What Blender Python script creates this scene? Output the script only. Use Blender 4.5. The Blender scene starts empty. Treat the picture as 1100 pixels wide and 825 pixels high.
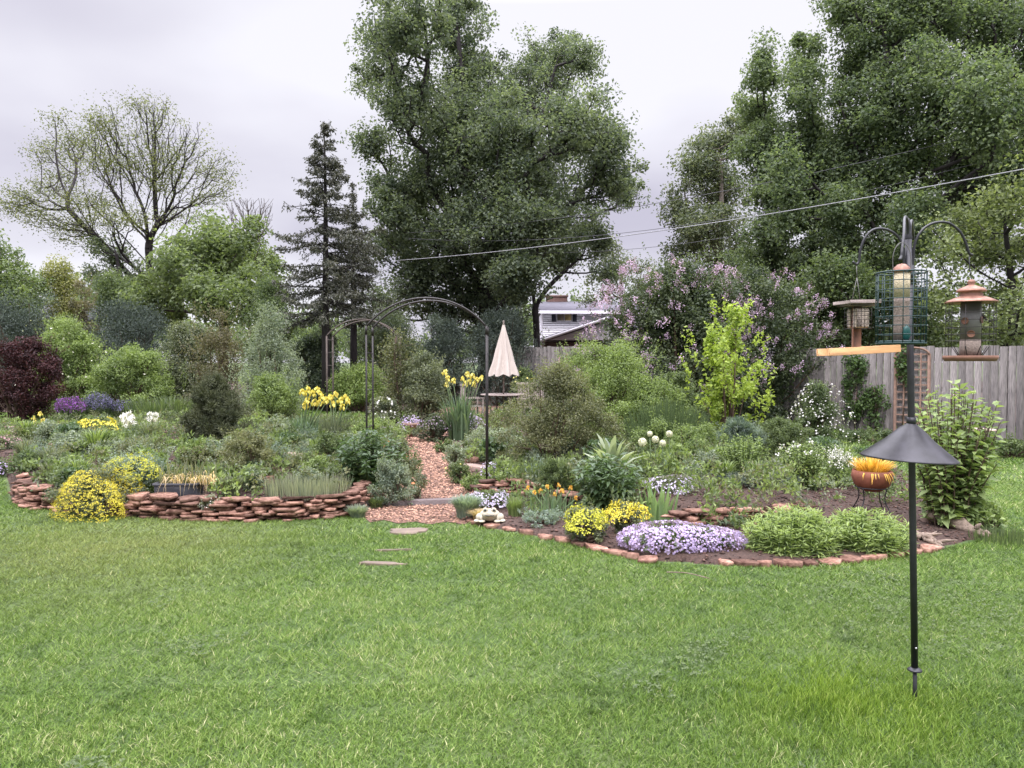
import bpy, math, random
import numpy as np
from mathutils import Vector, Matrix
R = math.radians
rng = np.random.default_rng(7)
random.seed(7)
scene = bpy.context.scene
COL = scene.collection

# ------------------------------------------------------------------ camera, world, sun, exposure
CAM_H, F_PX, PITCH = 1.6, 815.0, R(1.72)
cam_data = bpy.data.cameras.new('camera')
cam_data.sensor_width = 36.0
cam_data.lens = F_PX / 1100 * 36
cam_data.clip_start = 0.05
cam_data.clip_end = 2000
cam = bpy.data.objects.new('camera', cam_data)
cam.location = (0, 0, CAM_H)
cam.rotation_euler = (R(90) - PITCH, 0, 0)
COL.objects.link(cam)
scene.camera = cam

SUN_EL, SUN_AZ = R(58), R(200)          # azimuth measured clockwise from +Y
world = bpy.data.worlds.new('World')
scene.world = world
world.use_nodes = True
nt = world.node_tree
nt.nodes.clear()
def N(t, **kw):
    n = nt.nodes.new(t)
    for k, v in kw.items(): setattr(n, k, v)
    return n
w_out = N('ShaderNodeOutputWorld')
sky = N('ShaderNodeTexSky', sky_type='NISHITA', sun_disc=False)
sky.sun_elevation = SUN_EL
sky.sun_rotation = SUN_AZ
bg_sky = N('ShaderNodeBackground'); bg_sky.inputs[1].default_value = 0.1
nt.links.new(sky.outputs[0], bg_sky.inputs[0])
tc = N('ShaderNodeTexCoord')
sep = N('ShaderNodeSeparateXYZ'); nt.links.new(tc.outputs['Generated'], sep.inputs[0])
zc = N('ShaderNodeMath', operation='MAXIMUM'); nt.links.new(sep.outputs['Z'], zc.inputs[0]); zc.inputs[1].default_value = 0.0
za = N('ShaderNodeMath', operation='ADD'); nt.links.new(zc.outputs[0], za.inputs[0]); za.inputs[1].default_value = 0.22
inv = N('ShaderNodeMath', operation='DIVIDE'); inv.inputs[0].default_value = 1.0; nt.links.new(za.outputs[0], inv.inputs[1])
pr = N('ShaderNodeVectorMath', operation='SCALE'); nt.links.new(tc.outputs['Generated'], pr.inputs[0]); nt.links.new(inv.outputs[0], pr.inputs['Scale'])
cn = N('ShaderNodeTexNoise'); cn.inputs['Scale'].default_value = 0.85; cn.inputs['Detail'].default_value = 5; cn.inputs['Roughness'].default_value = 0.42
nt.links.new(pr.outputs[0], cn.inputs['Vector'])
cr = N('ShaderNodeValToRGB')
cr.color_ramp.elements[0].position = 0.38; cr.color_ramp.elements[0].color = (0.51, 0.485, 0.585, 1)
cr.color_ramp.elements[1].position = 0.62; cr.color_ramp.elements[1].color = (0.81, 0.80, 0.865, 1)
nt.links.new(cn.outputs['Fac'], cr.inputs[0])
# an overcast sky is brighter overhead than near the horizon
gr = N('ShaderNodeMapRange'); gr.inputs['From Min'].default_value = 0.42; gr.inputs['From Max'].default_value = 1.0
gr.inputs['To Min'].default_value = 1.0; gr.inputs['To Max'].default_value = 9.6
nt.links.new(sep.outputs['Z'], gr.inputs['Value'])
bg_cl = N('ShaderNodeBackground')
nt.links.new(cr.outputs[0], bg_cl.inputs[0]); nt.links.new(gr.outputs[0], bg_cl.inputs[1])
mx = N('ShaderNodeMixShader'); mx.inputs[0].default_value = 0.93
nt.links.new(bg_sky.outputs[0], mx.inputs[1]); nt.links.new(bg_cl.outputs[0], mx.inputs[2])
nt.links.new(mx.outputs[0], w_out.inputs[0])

sun_d = bpy.data.lights.new('sun', 'SUN')
sun_d.energy = 1.5
sun_d.angle = R(13)
sun_d.color = (1.0, 0.97, 0.92)
sun = bpy.data.objects.new('sun', sun_d)
sun.rotation_euler = (R(90) - SUN_EL, 0, -SUN_AZ + math.pi)
COL.objects.link(sun)
_sd = Vector((math.sin(SUN_AZ) * math.cos(SUN_EL), math.cos(SUN_AZ) * math.cos(SUN_EL), math.sin(SUN_EL)))
sun.rotation_euler = _sd.to_track_quat('Z', 'Y').to_euler()
scene.view_settings.view_transform = 'Standard'
scene.view_settings.look = 'None'
scene.view_settings.exposure = 0.32
scene.view_settings.gamma = 1
scene.render.engine = 'CYCLES'
scene.cycles.max_bounces = 6
scene.cycles.diffuse_bounces = 4
scene.cycles.glossy_bounces = 2
scene.cycles.transmission_bounces = 4
scene.cycles.transparent_max_bounces = 8
scene.cycles.use_denoising = True

# ------------------------------------------------------------------ materials
def new_mat(name):
    m = bpy.data.materials.new(name); m.use_nodes = True
    t = m.node_tree
    b = t.nodes['Principled BSDF']
    return m, t, b
def c4(c): return (c[0], c[1], c[2], 1)
def ramp(t, cols, fac=None, pos=None):
    r = t.nodes.new('ShaderNodeValToRGB')
    e = r.color_ramp.elements
    n = len(cols)
    pos = pos or [i / (n - 1) for i in range(n)]
    while len(e) < n: e.new(0.5)
    for i in range(n): e[i].position = pos[i]; e[i].color = c4(cols[i])
    if fac is not None: t.links.new(fac, r.inputs[0])
    return r
def noise(t, scale, detail=4, rough=0.55, vec=None, coord='Object'):
    n = t.nodes.new('ShaderNodeTexNoise')
    n.inputs['Scale'].default_value = scale; n.inputs['Detail'].default_value = detail; n.inputs['Roughness'].default_value = rough
    if vec is None:
        tcn = t.nodes.new('ShaderNodeTexCoord'); vec = tcn.outputs[coord]
    t.links.new(vec, n.inputs['Vector'])
    return n
def bump(t, b, h, strength=0.4, dist=0.02):
    n = t.nodes.new('ShaderNodeBump'); n.inputs['Strength'].default_value = strength; n.inputs['Distance'].default_value = dist
    t.links.new(h, n.inputs['Height']); t.links.new(n.outputs[0], b.inputs['Normal'])
def leaf_mat(name, cols, transl=0.3, rough=0.55, spec=0.3, tr_gain=1.6):
    """leaves: each leaf carries its own tone in the 'tone' attribute"""
    m, t, b = new_mat(name)
    a = t.nodes.new('ShaderNodeAttribute'); a.attribute_name = 'tone'
    r = ramp(t, cols, a.outputs['Fac'])
    t.links.new(r.outputs[0], b.inputs['Base Color'])
    b.inputs['Roughness'].default_value = rough
    b.inputs['Specular IOR Level'].default_value = spec
    if transl > 0:
        tr = t.nodes.new('ShaderNodeBsdfTranslucent')
        g = t.nodes.new('ShaderNodeMix'); g.data_type = 'RGBA'; g.blend_type = 'MULTIPLY'; g.inputs[0].default_value = 1
        t.links.new(r.outputs[0], g.inputs[6]); g.inputs[7].default_value = (tr_gain * 1.1, tr_gain * 1.15, tr_gain * 0.6, 1)
        t.links.new(g.outputs[2], tr.inputs[0])
        ms = t.nodes.new('ShaderNodeMixShader'); ms.inputs[0].default_value = transl
        t.links.new(b.outputs[0], ms.inputs[1]); t.links.new(tr.outputs[0], ms.inputs[2])
        t.links.new(ms.outputs[0], t.nodes['Material Output'].inputs[0])
    return m
def tri(c, k=0.45, sat=None):
    """three tones round a leaf colour: deep, middle, light"""
    r, g, b = c
    return [(r * (1 - k) * 0.85, g * (1 - k), b * (1 - k)), c, (r * (1 + k) + 0.01, g * (1 + k), b * (1 + k * 0.7))]
def solid(name, c, rough=0.6, metal=0.0, var=0.25, scale=14, bumpy=0.0, spec=0.5, tone=0.0, c2=None, coord='Object', stretch=None):
    m, t, b = new_mat(name)
    vec = None
    if stretch:
        tcn = t.nodes.new('ShaderNodeTexCoord'); mp = t.nodes.new('ShaderNodeMapping'); mp.inputs['Scale'].default_value = stretch
        t.links.new(tcn.outputs[coord], mp.inputs[0]); vec = mp.outputs[0]
    n = noise(t, scale, 6, 0.6, vec, coord)
    dark = tuple(x * (1 - var) for x in c); light = tuple(min(1, x * (1 + var)) for x in (c2 or c))
    r = ramp(t, [dark, light], n.outputs['Fac'], [0.3, 0.7])
    out = r.outputs[0]
    if tone > 0:
        a = t.nodes.new('ShaderNodeAttribute'); a.attribute_name = 'tone'
        mr = t.nodes.new('ShaderNodeMapRange'); mr.inputs['To Min'].default_value = 1 - tone; mr.inputs['To Max'].default_value = 1 + tone
        t.links.new(a.outputs['Fac'], mr.inputs['Value'])
        g = t.nodes.new('ShaderNodeVectorMath'); g.operation = 'SCALE'
        t.links.new(out, g.inputs[0]); t.links.new(mr.outputs[0], g.inputs['Scale']); out = g.outputs[0]
    t.links.new(out, b.inputs['Base Color'])
    b.inputs['Roughness'].default_value = rough; b.inputs['Metallic'].default_value = metal
    b.inputs['Specular IOR Level'].default_value = spec
    if bumpy: bump(t, b, n.outputs['Fac'], bumpy, 0.02)
    return m
M = {}
M['bark'] = solid('bark', (0.085, 0.068, 0.058), 0.9, var=0.5, scale=9, bumpy=0.8, stretch=(3, 3, 0.6))
M['bark_dark'] = solid('bark_dark', (0.05, 0.04, 0.038), 0.9, var=0.5, scale=9, bumpy=0.8, stretch=(3, 3, 0.6))
M['bark_near_black'] = solid('bark_near_black', (0.024, 0.019, 0.020), 0.9, var=0.4, scale=9, bumpy=0.8, stretch=(3, 3, 0.6))  # near-black brown bark, a deeper base colour than bark_dark
M['bark_pale'] = solid('bark_pale', (0.17, 0.14, 0.12), 0.9, var=0.5, scale=9, bumpy=0.8, stretch=(3, 3, 0.6))
M['stem_green'] = solid('stem_green', (0.07, 0.11, 0.035), 0.6, var=0.3)
M['stem_brown'] = solid('stem_brown', (0.10, 0.065, 0.045), 0.8, var=0.3)
L = {}
def LM(key, c, k=0.45, **kw):
    lum = .3 * c[0] + .6 * c[1] + .1 * c[2]; c = tuple(1.55 * (.80 * x + .20 * lum * w) for x, w in zip(c, (1.1, 1.0, .8)))
    L[key] = leaf_mat(key + '_leaves', tri(c, k), **kw)
LM('elm', (0.074, 0.100, 0.066), k=.55, transl=.4)
LM('locust', (0.085, 0.100, 0.040), transl=0.4)
LM('spruce', (0.062, 0.066, 0.052), transl=0.1)
LM('cotton', (0.076, 0.110, 0.058), k=.55, transl=.4)
LM('pale_tree', (0.090, 0.112, 0.068), k=0.5)
LM('linden', (0.095, 0.125, 0.048), k=0.6)
LM('mid_tree', (0.068, 0.100, 0.042), transl=.4)
LM('bright_tree', (0.085, 0.125, 0.042))
LM('yellow_bush', (0.16, 0.17, 0.05))
LM('lilac', (0.050, 0.072, 0.036), k=.55)
LM('juniper', (0.046, 0.068, 0.058), transl=0.1, k=.8)
LM('barberry', (0.036, 0.010, 0.013), transl=0.15, k=.6)
LM('rust', (0.090, 0.084, 0.048))
LM('silver', (0.13, 0.165, 0.12))
LM('grey_green', (0.090, 0.110, 0.066), k=.55)
LM('olive', (0.090, 0.100, 0.048))
LM('mid', (0.064, 0.096, 0.036), k=.55)
LM('bright', (0.100, 0.148, 0.042), k=.55)
LM('lime', (0.175, 0.245, 0.02), k=0.35)
LM('peony', (0.040, 0.078, 0.032), k=0.6, spec=0.5, rough=0.4)
LM('blue', (0.12, 0.165, 0.14))
LM('pine', (0.055, 0.068, 0.035), transl=0.1, k=.6)
LM('fescue', (0.15, 0.17, 0.125))
LM('tan', (0.36, 0.27, 0.15), k=0.35)
LM('iris', (0.075, 0.125, 0.070))
LM('tulip', (0.10, 0.17, 0.075), k=0.4)
LM('hydra', (0.125, 0.180, 0.060), k=0.5)
LM('fall', (0.16, 0.055, 0.03), k=0.5)
LM('vine', (0.055, 0.10, 0.03))
PM = {}
def petal(key, c, k=0.18, transl=0.25):
    PM[key] = leaf_mat(key + '_petals', [tuple(x * (1 - k) for x in c), c, tuple(min(0.9, x * (1 + k) + 0.03) for x in c)], transl=transl, tr_gain=0.9)
petal('lilac', (0.52, 0.38, 0.52), 0.35)
petal('phlox', (0.56, 0.45, 0.73), 0.3)
petal('phlox_pale', (0.62, 0.56, 0.74), 0.2)
petal('white', (0.78, 0.77, 0.74), 0.1)
petal('cream', (0.75, 0.74, 0.58), 0.12)
petal('yellow', (0.84, 0.72, 0.17), 0.15)
petal('gold', (0.72, 0.62, 0.07), 0.25)
petal('acid', (0.58, 0.58, 0.06), 0.25)
petal('pale_yellow', (0.84, 0.74, 0.22), 0.12)
petal('orange', (0.75, 0.20, 0.06), 0.2)
petal('flame', (0.78, 0.44, 0.08), 0.35)
petal('purple', (0.30, 0.10, 0.42), 0.3)
petal('lavender', (0.20, 0.18, 0.34), 0.3)
petal('pink', (0.52, 0.30, 0.34), 0.3)
petal('magenta', (0.55, 0.25, 0.45), 0.2)
M['sandstone'] = solid('red_sandstone', (0.130, 0.048, 0.030), 0.95, var=0.5, scale=16, bumpy=1.0, tone=0.8, c2=(0.250, 0.150, 0.112), spec=.2)
M['flag'] = solid('path_flagstone', (0.17, 0.13, 0.10), 0.9, var=0.25, scale=10, bumpy=0.4, tone=0.2)
M['pale_rock'] = solid('pale_rock', (0.27, 0.19, 0.155), 0.9, var=0.35, scale=9, bumpy=0.6, tone=0.3)
M['mulch'] = solid('mulch', (0.060, 0.035, 0.026), 0.95, var=0.55, scale=40, bumpy=0.9)
M['chip'] = solid('bark_chip', (0.085, 0.048, 0.036), 0.9, var=0.3, scale=30, tone=0.7)
M['gravel'] = solid('gravel_base', (0.18, 0.10, 0.072), 0.95, var=0.35, scale=55, bumpy=0.8)
M['pebble'] = solid('gravel_pebbles', (0.30, 0.175, 0.12), 0.9, var=0.25, scale=20, tone=0.75)
M['fence'] = solid('weathered_boards', (0.165, 0.149, 0.140), 0.85, var=0.55, scale=7, bumpy=0.5, tone=0.3, stretch=(14, 14, 0.8))
M['fence_dark'] = solid('weathered_rail', (0.13, 0.11, 0.10), 0.9, var=0.3, scale=7)
M['black_metal'] = solid('black_metal', (0.018, 0.018, 0.022), 0.38, var=0.3, scale=30, spec=0.5)
M['baffle'] = solid('baffle_black', (0.007, 0.007, 0.009), 0.38, var=0.6, scale=9, spec=0.5, c2=(0.028, 0.027, 0.033))
M['bronze'] = solid('bronze_tube', (0.028, 0.024, 0.023), 0.45, var=0.3, scale=20, metal=0.3)
M['steel'] = solid('steel', (0.6, 0.6, 0.6), 0.35, var=0.1, metal=0.8)
M['green_wire'] = solid('green_wire', (0.007, 0.032, 0.031), 0.45, var=0.2)
M['copper'] = solid('copper', (0.30, 0.15, 0.105), 0.48, var=0.45, scale=30, metal=0.35)
M['cedar'] = solid('cedar', (0.60, 0.33, 0.14), 0.65, var=0.18, scale=9, stretch=(2, 12, 12))
M['cedar_old'] = solid('cedar_old', (0.20, 0.10, 0.065), 0.8, var=0.35, scale=14)
M['grey_wood'] = solid('grey_wood', (0.25, 0.205, 0.18), 0.85, var=0.35, scale=14)
M['suet'] = solid('suet', (0.50, 0.42, 0.34), 0.8, var=0.35, scale=60, bumpy=0.6)
M['seed'] = solid('seed', (0.55, 0.47, 0.32), 0.85, var=0.25, scale=160, bumpy=0.5)
M['seed_dark'] = solid('seed_dark', (0.24, 0.19, 0.16), 0.8, var=0.3, scale=120, bumpy=0.4)
M['teal'] = solid('teal_plastic', (0.01, 0.09, 0.08), 0.4)
M['wire'] = solid('wire', (0.16, 0.155, 0.15), 0.5, metal=0.4, var=0.2)
M['cable'] = solid('cable', (0.33, 0.33, 0.35), 0.6, var=0.1)
M['cable_dark'] = solid('cable_dark', (0.10, 0.10, 0.11), 0.6, var=0.1)
M['canvas'] = solid('canvas', (0.52, 0.455, 0.40), 0.9, var=0.06, scale=5)
M['siding'] = solid('white_siding', (0.80, 0.78, 0.82), 0.7, var=0.06, scale=2)
M['shingle'] = solid('shingle', (0.10, 0.095, 0.115), 0.9, var=0.25, scale=3, bumpy=0.3)
M['trim'] = solid('white_trim', (0.52, 0.50, 0.52), 0.6, var=0.05)
M['brick'] = solid('brick', (0.11, 0.06, 0.05), 0.9, var=0.3, scale=6)
M['curtain_tan'] = solid('curtain_tan', (0.30, 0.24, 0.17), 0.7, var=0.1)
M['curtain_yellow'] = solid('curtain_yellow', (0.62, 0.47, 0.20), 0.7, var=0.1)
M['shutter'] = solid('shutter', (0.045, 0.045, 0.065), 0.6)
M['terracotta'] = solid('terracotta', (0.22, 0.075, 0.042), 0.75, var=0.25, scale=12, bumpy=0.2)
M['clay_pot'] = solid('clay_pot', (0.33, 0.22, 0.17), 0.85, var=0.2, scale=12)
M['trough'] = solid('trough', (0.022, 0.022, 0.028), 0.5, var=0.3, scale=12)
M['cream_stone'] = solid('cream_stone', (0.42, 0.38, 0.29), 0.85, var=0.25, scale=25, bumpy=0.4)
M['eye_dark'] = solid('dark_eye', (0.02, 0.02, 0.02), 0.4)
M['driftwood'] = solid('driftwood', (0.23, 0.175, 0.135), 0.9, var=0.4, scale=12, bumpy=0.6, stretch=(1, 6, 6))
M['timber'] = solid('timber', (0.15, 0.12, 0.115), 0.9, var=0.35, scale=12, bumpy=0.4, stretch=(1, 8, 8))
M['trellis'] = solid('trellis_wood', (0.20, 0.125, 0.09), 0.85, var=0.3, scale=12)
M['bath'] = solid('bath_stone', (0.40, 0.31, 0.25), 0.85, var=0.2, scale=12)

# ------------------------------------------------------------------ mesh building
class MB:
    def __init__(s): s.V = []; s.F = []; s.T = []; s.n = 0
    def add(s, V, F, tone=0.5):
        V = np.asarray(V, dtype=np.float32).reshape(-1, 3)
        if not isinstance(F, list): F = [F]
        for f in F: s.F.append(np.asarray(f, dtype=np.int64) + s.n)
        t = np.full(len(V), tone, dtype=np.float32) if np.isscalar(tone) else np.asarray(tone, dtype=np.float32)
        s.V.append(V); s.T.append(t); s.n += len(V)
        return s
    def build(s, name, mat, parent=None, origin=None, smooth=False):
        V = np.concatenate(s.V) if s.V else np.zeros((0, 3), np.float32); T = np.concatenate(s.T)
        if origin is None:
            origin = np.zeros(3) if parent is None else np.array(parent.location)
        V = V - np.asarray(origin, dtype=np.float32)
        me = bpy.data.meshes.new(name)
        me.vertices.add(len(V)); me.vertices.foreach_set('co', V.astype(np.float32).ravel())
        loops = np.concatenate([f.ravel() for f in s.F])
        tot = np.concatenate([np.full(len(f), f.shape[1], dtype=np.int32) for f in s.F])
        st = np.concatenate([[0], np.cumsum(tot)[:-1]]).astype(np.int32)
        me.loops.add(len(loops)); me.loops.foreach_set('vertex_index', loops.astype(np.int32))
        me.polygons.add(len(tot)); me.polygons.foreach_set('loop_start', st)
        try: me.polygons.foreach_set('loop_total', tot)
        except Exception: pass
        if smooth: me.polygons.foreach_set('use_smooth', np.ones(len(tot), dtype=bool))
        a = me.attributes.new('tone', 'FLOAT', 'POINT'); a.data.foreach_set('value', T)
        me.update(calc_edges=True)
        me.materials.append(mat)
        o = bpy.data.objects.new(name, me); COL.objects.link(o)
        if parent is not None: o.parent = parent
        else: o.location = origin
        return o
def tag(o, label=None, cat=None, group=None, kind=None):
    if label: o['label'] = label
    if cat: o['category'] = cat
    if group: o['group'] = group
    if kind: o['kind'] = kind
    return o
def empty(name, loc, label, cat, group=None):
    o = bpy.data.objects.new(name, None); COL.objects.link(o); o.location = loc
    o.empty_display_size = 0.2
    return tag(o, label, cat, group)
def copy_thing(o, loc, rz=0, label=None, scale=1):
    r = o.copy(); COL.objects.link(r); r.location = loc; r.rotation_euler = (0, 0, rz); r.scale = (scale,) * 3
    if label: r['label'] = label
    for ch in list(o.children):
        c = ch.copy(); COL.objects.link(c); c.parent = r
        for g in list(ch.children):
            d = g.copy(); COL.objects.link(d); d.parent = c
    return r
def unit(v): return v / np.maximum(np.linalg.norm(v, axis=-1, keepdims=True), 1e-9)

def m_box(mb, c, s, rz=0, tone=0.5, tilt=None, taper=1.0):
    x, y, z = s[0] / 2, s[1] / 2, s[2] / 2
    b = min(x, y, z) * 0.18                      # small bevel on every edge
    V = []
    for sx in (-1, 1):
        for sy in (-1, 1):
            for sz in (-1, 1):
                k = taper if sz > 0 else 1
                V += [(sx * x * k, sy * (y - b) * k, sz * (z - b)), (sx * (x - b) * k, sy * y * k, sz * (z - b)), (sx * (x - b) * k, sy * (y - b) * k, sz * z)]
    V = np.array(V)
    def i(sx, sy, sz, a): return ((sx > 0) * 4 + (sy > 0) * 2 + (sz > 0)) * 3 + a
    q, t3 = [], []
    for s1 in (-1, 1):
        q.append([i(s1, -1, -1, 0), i(s1, 1, -1, 0), i(s1, 1, 1, 0), i(s1, -1, 1, 0)])
        q.append([i(-1, s1, -1, 1), i(1, s1, -1, 1), i(1, s1, 1, 1), i(-1, s1, 1, 1)])
        q.append([i(-1, -1, s1, 2), i(1, -1, s1, 2), i(1, 1, s1, 2), i(-1, 1, s1, 2)])
        for s2 in (-1, 1):
            q.append([i(s1, s2, -1, 0), i(s1, s2, 1, 0), i(s1, s2, 1, 1), i(s1, s2, -1, 1)])
            q.append([i(s1, -1, s2, 0), i(s1, 1, s2, 0), i(s1, 1, s2, 2), i(s1, -1, s2, 2)])
            q.append([i(-1, s1, s2, 1), i(1, s1, s2, 1), i(1, s1, s2, 2), i(-1, s1, s2, 2)])
            for s3 in (-1, 1): t3.append([i(s1, s2, s3, 0), i(s1, s2, s3, 1), i(s1, s2, s3, 2)])
    if tilt is not None: V = V @ np.array(Matrix.Rotation(tilt[1], 3, tilt[0])).T
    if rz: V = V @ np.array(Matrix.Rotation(rz, 3, 'Z')).T
    mb.add(V + np.array(c), [np.array(q), np.array(t3)], tone)
def m_tube(mb, pts, rad, n=8, tone=0.5, closed=False, cap=True):
    P = np.asarray(pts, float); m = len(P)
    rad = np.full(m, rad) if np.isscalar(rad) else np.asarray(rad, float)
    if closed: T = unit(np.roll(P, -1, 0) - np.roll(P, 1, 0))
    else: T = unit(np.gradient(P, axis=0))
    ref = np.array([0., 0, 1]) if abs(T[0][2]) < 0.9 else np.array([1., 0, 0])
    u = unit(np.cross(T[0], ref)); V = []
    for i in range(m):
        u = unit(u - T[i] * np.dot(u, T[i])); v = np.cross(T[i], u)
        a = np.arange(n) / n * 2 * math.pi
        V.append(P[i] + rad[i] * (np.cos(a)[:, None] * u + np.sin(a)[:, None] * v))
    V = np.concatenate(V); F = []
    for i in range(m if closed else m - 1):
        j = (i + 1) % m
        for k in range(n): F.append([i * n + k, i * n + (k + 1) % n, j * n + (k + 1) % n, j * n + k])
    Fs = [np.array(F)]
    if cap and not closed:
        Fs += [np.array([list(range(n))[::-1]]), np.array([[(m - 1) * n + k for k in range(n)]])]
    mb.add(V, Fs, tone)
def m_lathe(mb, c, prof, n=24, tone=0.5, tilt=None):
    V = []; prof = np.array(prof, float); a = np.arange(n) / n * 2 * math.pi
    for r, z in prof: V.append(np.stack([r * np.cos(a), r * np.sin(a), np.full(n, z)], 1))
    V = np.concatenate(V); F = []
    for i in range(len(prof) - 1):
        for k in range(n): F.append([i * n + k, i * n + (k + 1) % n, (i + 1) * n + (k + 1) % n, (i + 1) * n + k])
    if tilt is not None: V = V @ np.array(Matrix.Rotation(tilt[1], 3, tilt[0])).T
    mb.add(V + np.array(c), np.array(F), tone)
def curve(pts, n=24):
    """smooth Catmull-Rom curve through points"""
    P = np.asarray(pts, float); P = np.vstack([2 * P[0] - P[1], P, 2 * P[-1] - P[-2]]); out = []
    seg = len(P) - 3; k = max(2, n // seg)
    for i in range(seg):
        p0, p1, p2, p3 = P[i:i + 4]
        for t in np.arange(k) / k:
            out.append(0.5 * ((2 * p1) + (-p0 + p2) * t + (2 * p0 - 5 * p1 + 4 * p2 - p3) * t * t + (-p0 + 3 * p1 - 3 * p2 + p3) * t ** 3))
    out.append(P[-2]); return np.array(out)
def m_stone(mb, c, s, rz=0, tone=0.5, tilt=0.0, n=9, rg=rng):
    """one irregular flat stone"""
    a = np.sort((np.arange(n) + rg.uniform(-.3, .3, n)) / n * 2 * math.pi)
    k = (np.abs(np.cos(a)) ** 3 + np.abs(np.sin(a)) ** 3) ** (-1 / 3) * rg.uniform(.66, 1.12, n)
    V = []
    for z, sc in ((-.5, .95), (-.40, 1.0), (.40, .99), (.5, .955)):
        kk = k * sc * rg.uniform(.96, 1.04, n)
        V.append(np.stack([np.cos(a) * kk * s[0] / 2, np.sin(a) * kk * s[1] / 2, np.full(n, z * s[2]) * rg.uniform(.85, 1.1, n)], 1))
    V = np.concatenate(V + [np.array([[0, 0, s[2] * .52]])]); F = []
    V[:, 2] *= 1 + rg.uniform(-.45, .45) * V[:, 0] / s[0] * 2 + rg.uniform(-.2, .2) * V[:, 1] / s[1] * 2
    for i in range(3):
        for j in range(n): F.append([i * n + j, i * n + (j + 1) % n, (i + 1) * n + (j + 1) % n, (i + 1) * n + j])
    T3 = np.array([[3 * n + j, 3 * n + (j + 1) % n, 4 * n] for j in range(n)])
    if tilt: V = V @ np.array(Matrix.Rotation(tilt, 3, 'X')).T
    V = V @ np.array(Matrix.Rotation(rz, 3, 'Z')).T
    mb.add(V + np.array(c), [np.array(F), T3, np.array([list(range(n))[::-1]])], tone)

# ------------------------------------------------------------------ leaves, blades, flowers (vectorised)
def leaves(mb, P, Nn, Ln, W, tone, A=None, fold=0.18):
    """kite shaped leaves at P with normals Nn, length Ln, width W; A = long axis if given"""
    n = len(P)
    Ln = np.broadcast_to(Ln, n)[:, None]; W = np.broadcast_to(W, n)[:, None]
    Nn = unit(Nn)
    if A is None: A = np.cross(Nn, rng.normal(size=(n, 3)))
    A = unit(A); B = unit(np.cross(Nn, A)); Nn = np.cross(A, B)
    V = np.stack([P - A * Ln * .5, P + B * W * .5 - A * Ln * .06 + Nn * W * fold, P + A * Ln * .5 - Nn * Ln * .12, P - B * W * .5 - A * Ln * .06 + Nn * W * fold], 1).reshape(-1, 3)
    i = np.arange(n)[:, None] * 4
    F = np.concatenate([i + np.array([[0, 1, 2]]), i + np.array([[0, 2, 3]])])
    mb.add(V, F, np.repeat(np.clip(tone, 0, 1), 4))
def clump_leaves(mb, C, Rr, npc, leaf, asp=.5, squash=.8, up=.5, along=0., tone_mid=.45, spread=1.0, lmin=0.):
    """leaves gathered in clumps round the centres C (radius Rr)"""
    m = len(C); Rr = np.broadcast_to(Rr, m)
    k = np.repeat(np.arange(m), npc); n = len(k)
    d = unit(rng.normal(size=(n, 3)))
    r = Rr[k] * rng.random(n) ** .42 * spread
    P = C[k] + d * r[:, None] * np.array([1, 1, squash])
    ct = rng.normal(0, .13, m)
    T = tone_mid + ct[k] + rng.normal(0, .20, n)
    Ls = leaf * rng.uniform(.7, 1.3, n)
    nn = d * .55 + np.array([0, 0, up]) + rng.normal(size=(n, 3)) * .75
    A = None
    if along > 0: A = d * along + np.array([0, 0, .35]) + rng.normal(size=(n, 3)) * .35
    leaves(mb, P, nn, Ls, Ls * asp, T, A)
def blades(mb, B, D, H, W, arch, tone, K=4):
    """grass-like blades: base B, horizontal lean vector D (reach), height H, width W"""
    n = len(B); H = np.broadcast_to(H, n); W = np.broadcast_to(W, n); arch = np.broadcast_to(arch, n)
    s = np.linspace(0, 1, K + 1)
    side = unit(np.stack([-D[:, 1], D[:, 0], np.zeros(n)], 1) + 1e-6)
    rows = []
    for j, t in enumerate(s):
        z = H * (t * (1 + arch) - arch * t * t * 1.0) if True else 0
        p = B + D * (t ** 1.6)[..., None] if False else B + D * (t ** 1.6)
        p = p + np.stack([np.zeros(n), np.zeros(n), z], 1)
        w = W * (0.75 + .5 * t - 1.2 * t ** 2.2) if j < K else W * .06
        w = np.maximum(w, W * .06)
        rows += [p - side * w[:, None] / 2, p + side * w[:, None] / 2]
    V = np.stack(rows, 1).reshape(-1, 3); q = 2 * (K + 1)
    i = np.arange(n)[:, None] * q
    F = np.concatenate([i + np.array([[2 * j, 2 * j + 1, 2 * j + 3, 2 * j + 2]]) for j in range(K)])
    mb.add(V, F, np.repeat(np.clip(tone, 0, 1), q))
def discs(mb, P, Nn, r, tone, n=5):
    """little flat flowers with n petals"""
    m = len(P); r = np.broadcast_to(r, m)[:, None]; Nn = unit(Nn)
    u = unit(np.cross(Nn, rng.normal(size=(m, 3)))); v = np.cross(Nn, u)
    V = []
    for j in range(2 * n):
        a = j * math.pi / n; k = 1.0 if j % 2 == 0 else .55
        V.append(P + r * k * (math.cos(a) * u + math.sin(a) * v) + (Nn * r * .18 if j % 2 == 0 else 0))
    V = np.stack(V, 1).reshape(-1, 3)
    mb.add(V, np.arange(m)[:, None] * 2 * n + np.arange(2 * n)[None], np.repeat(np.clip(tone, 0, 1), 2 * n))
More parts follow.
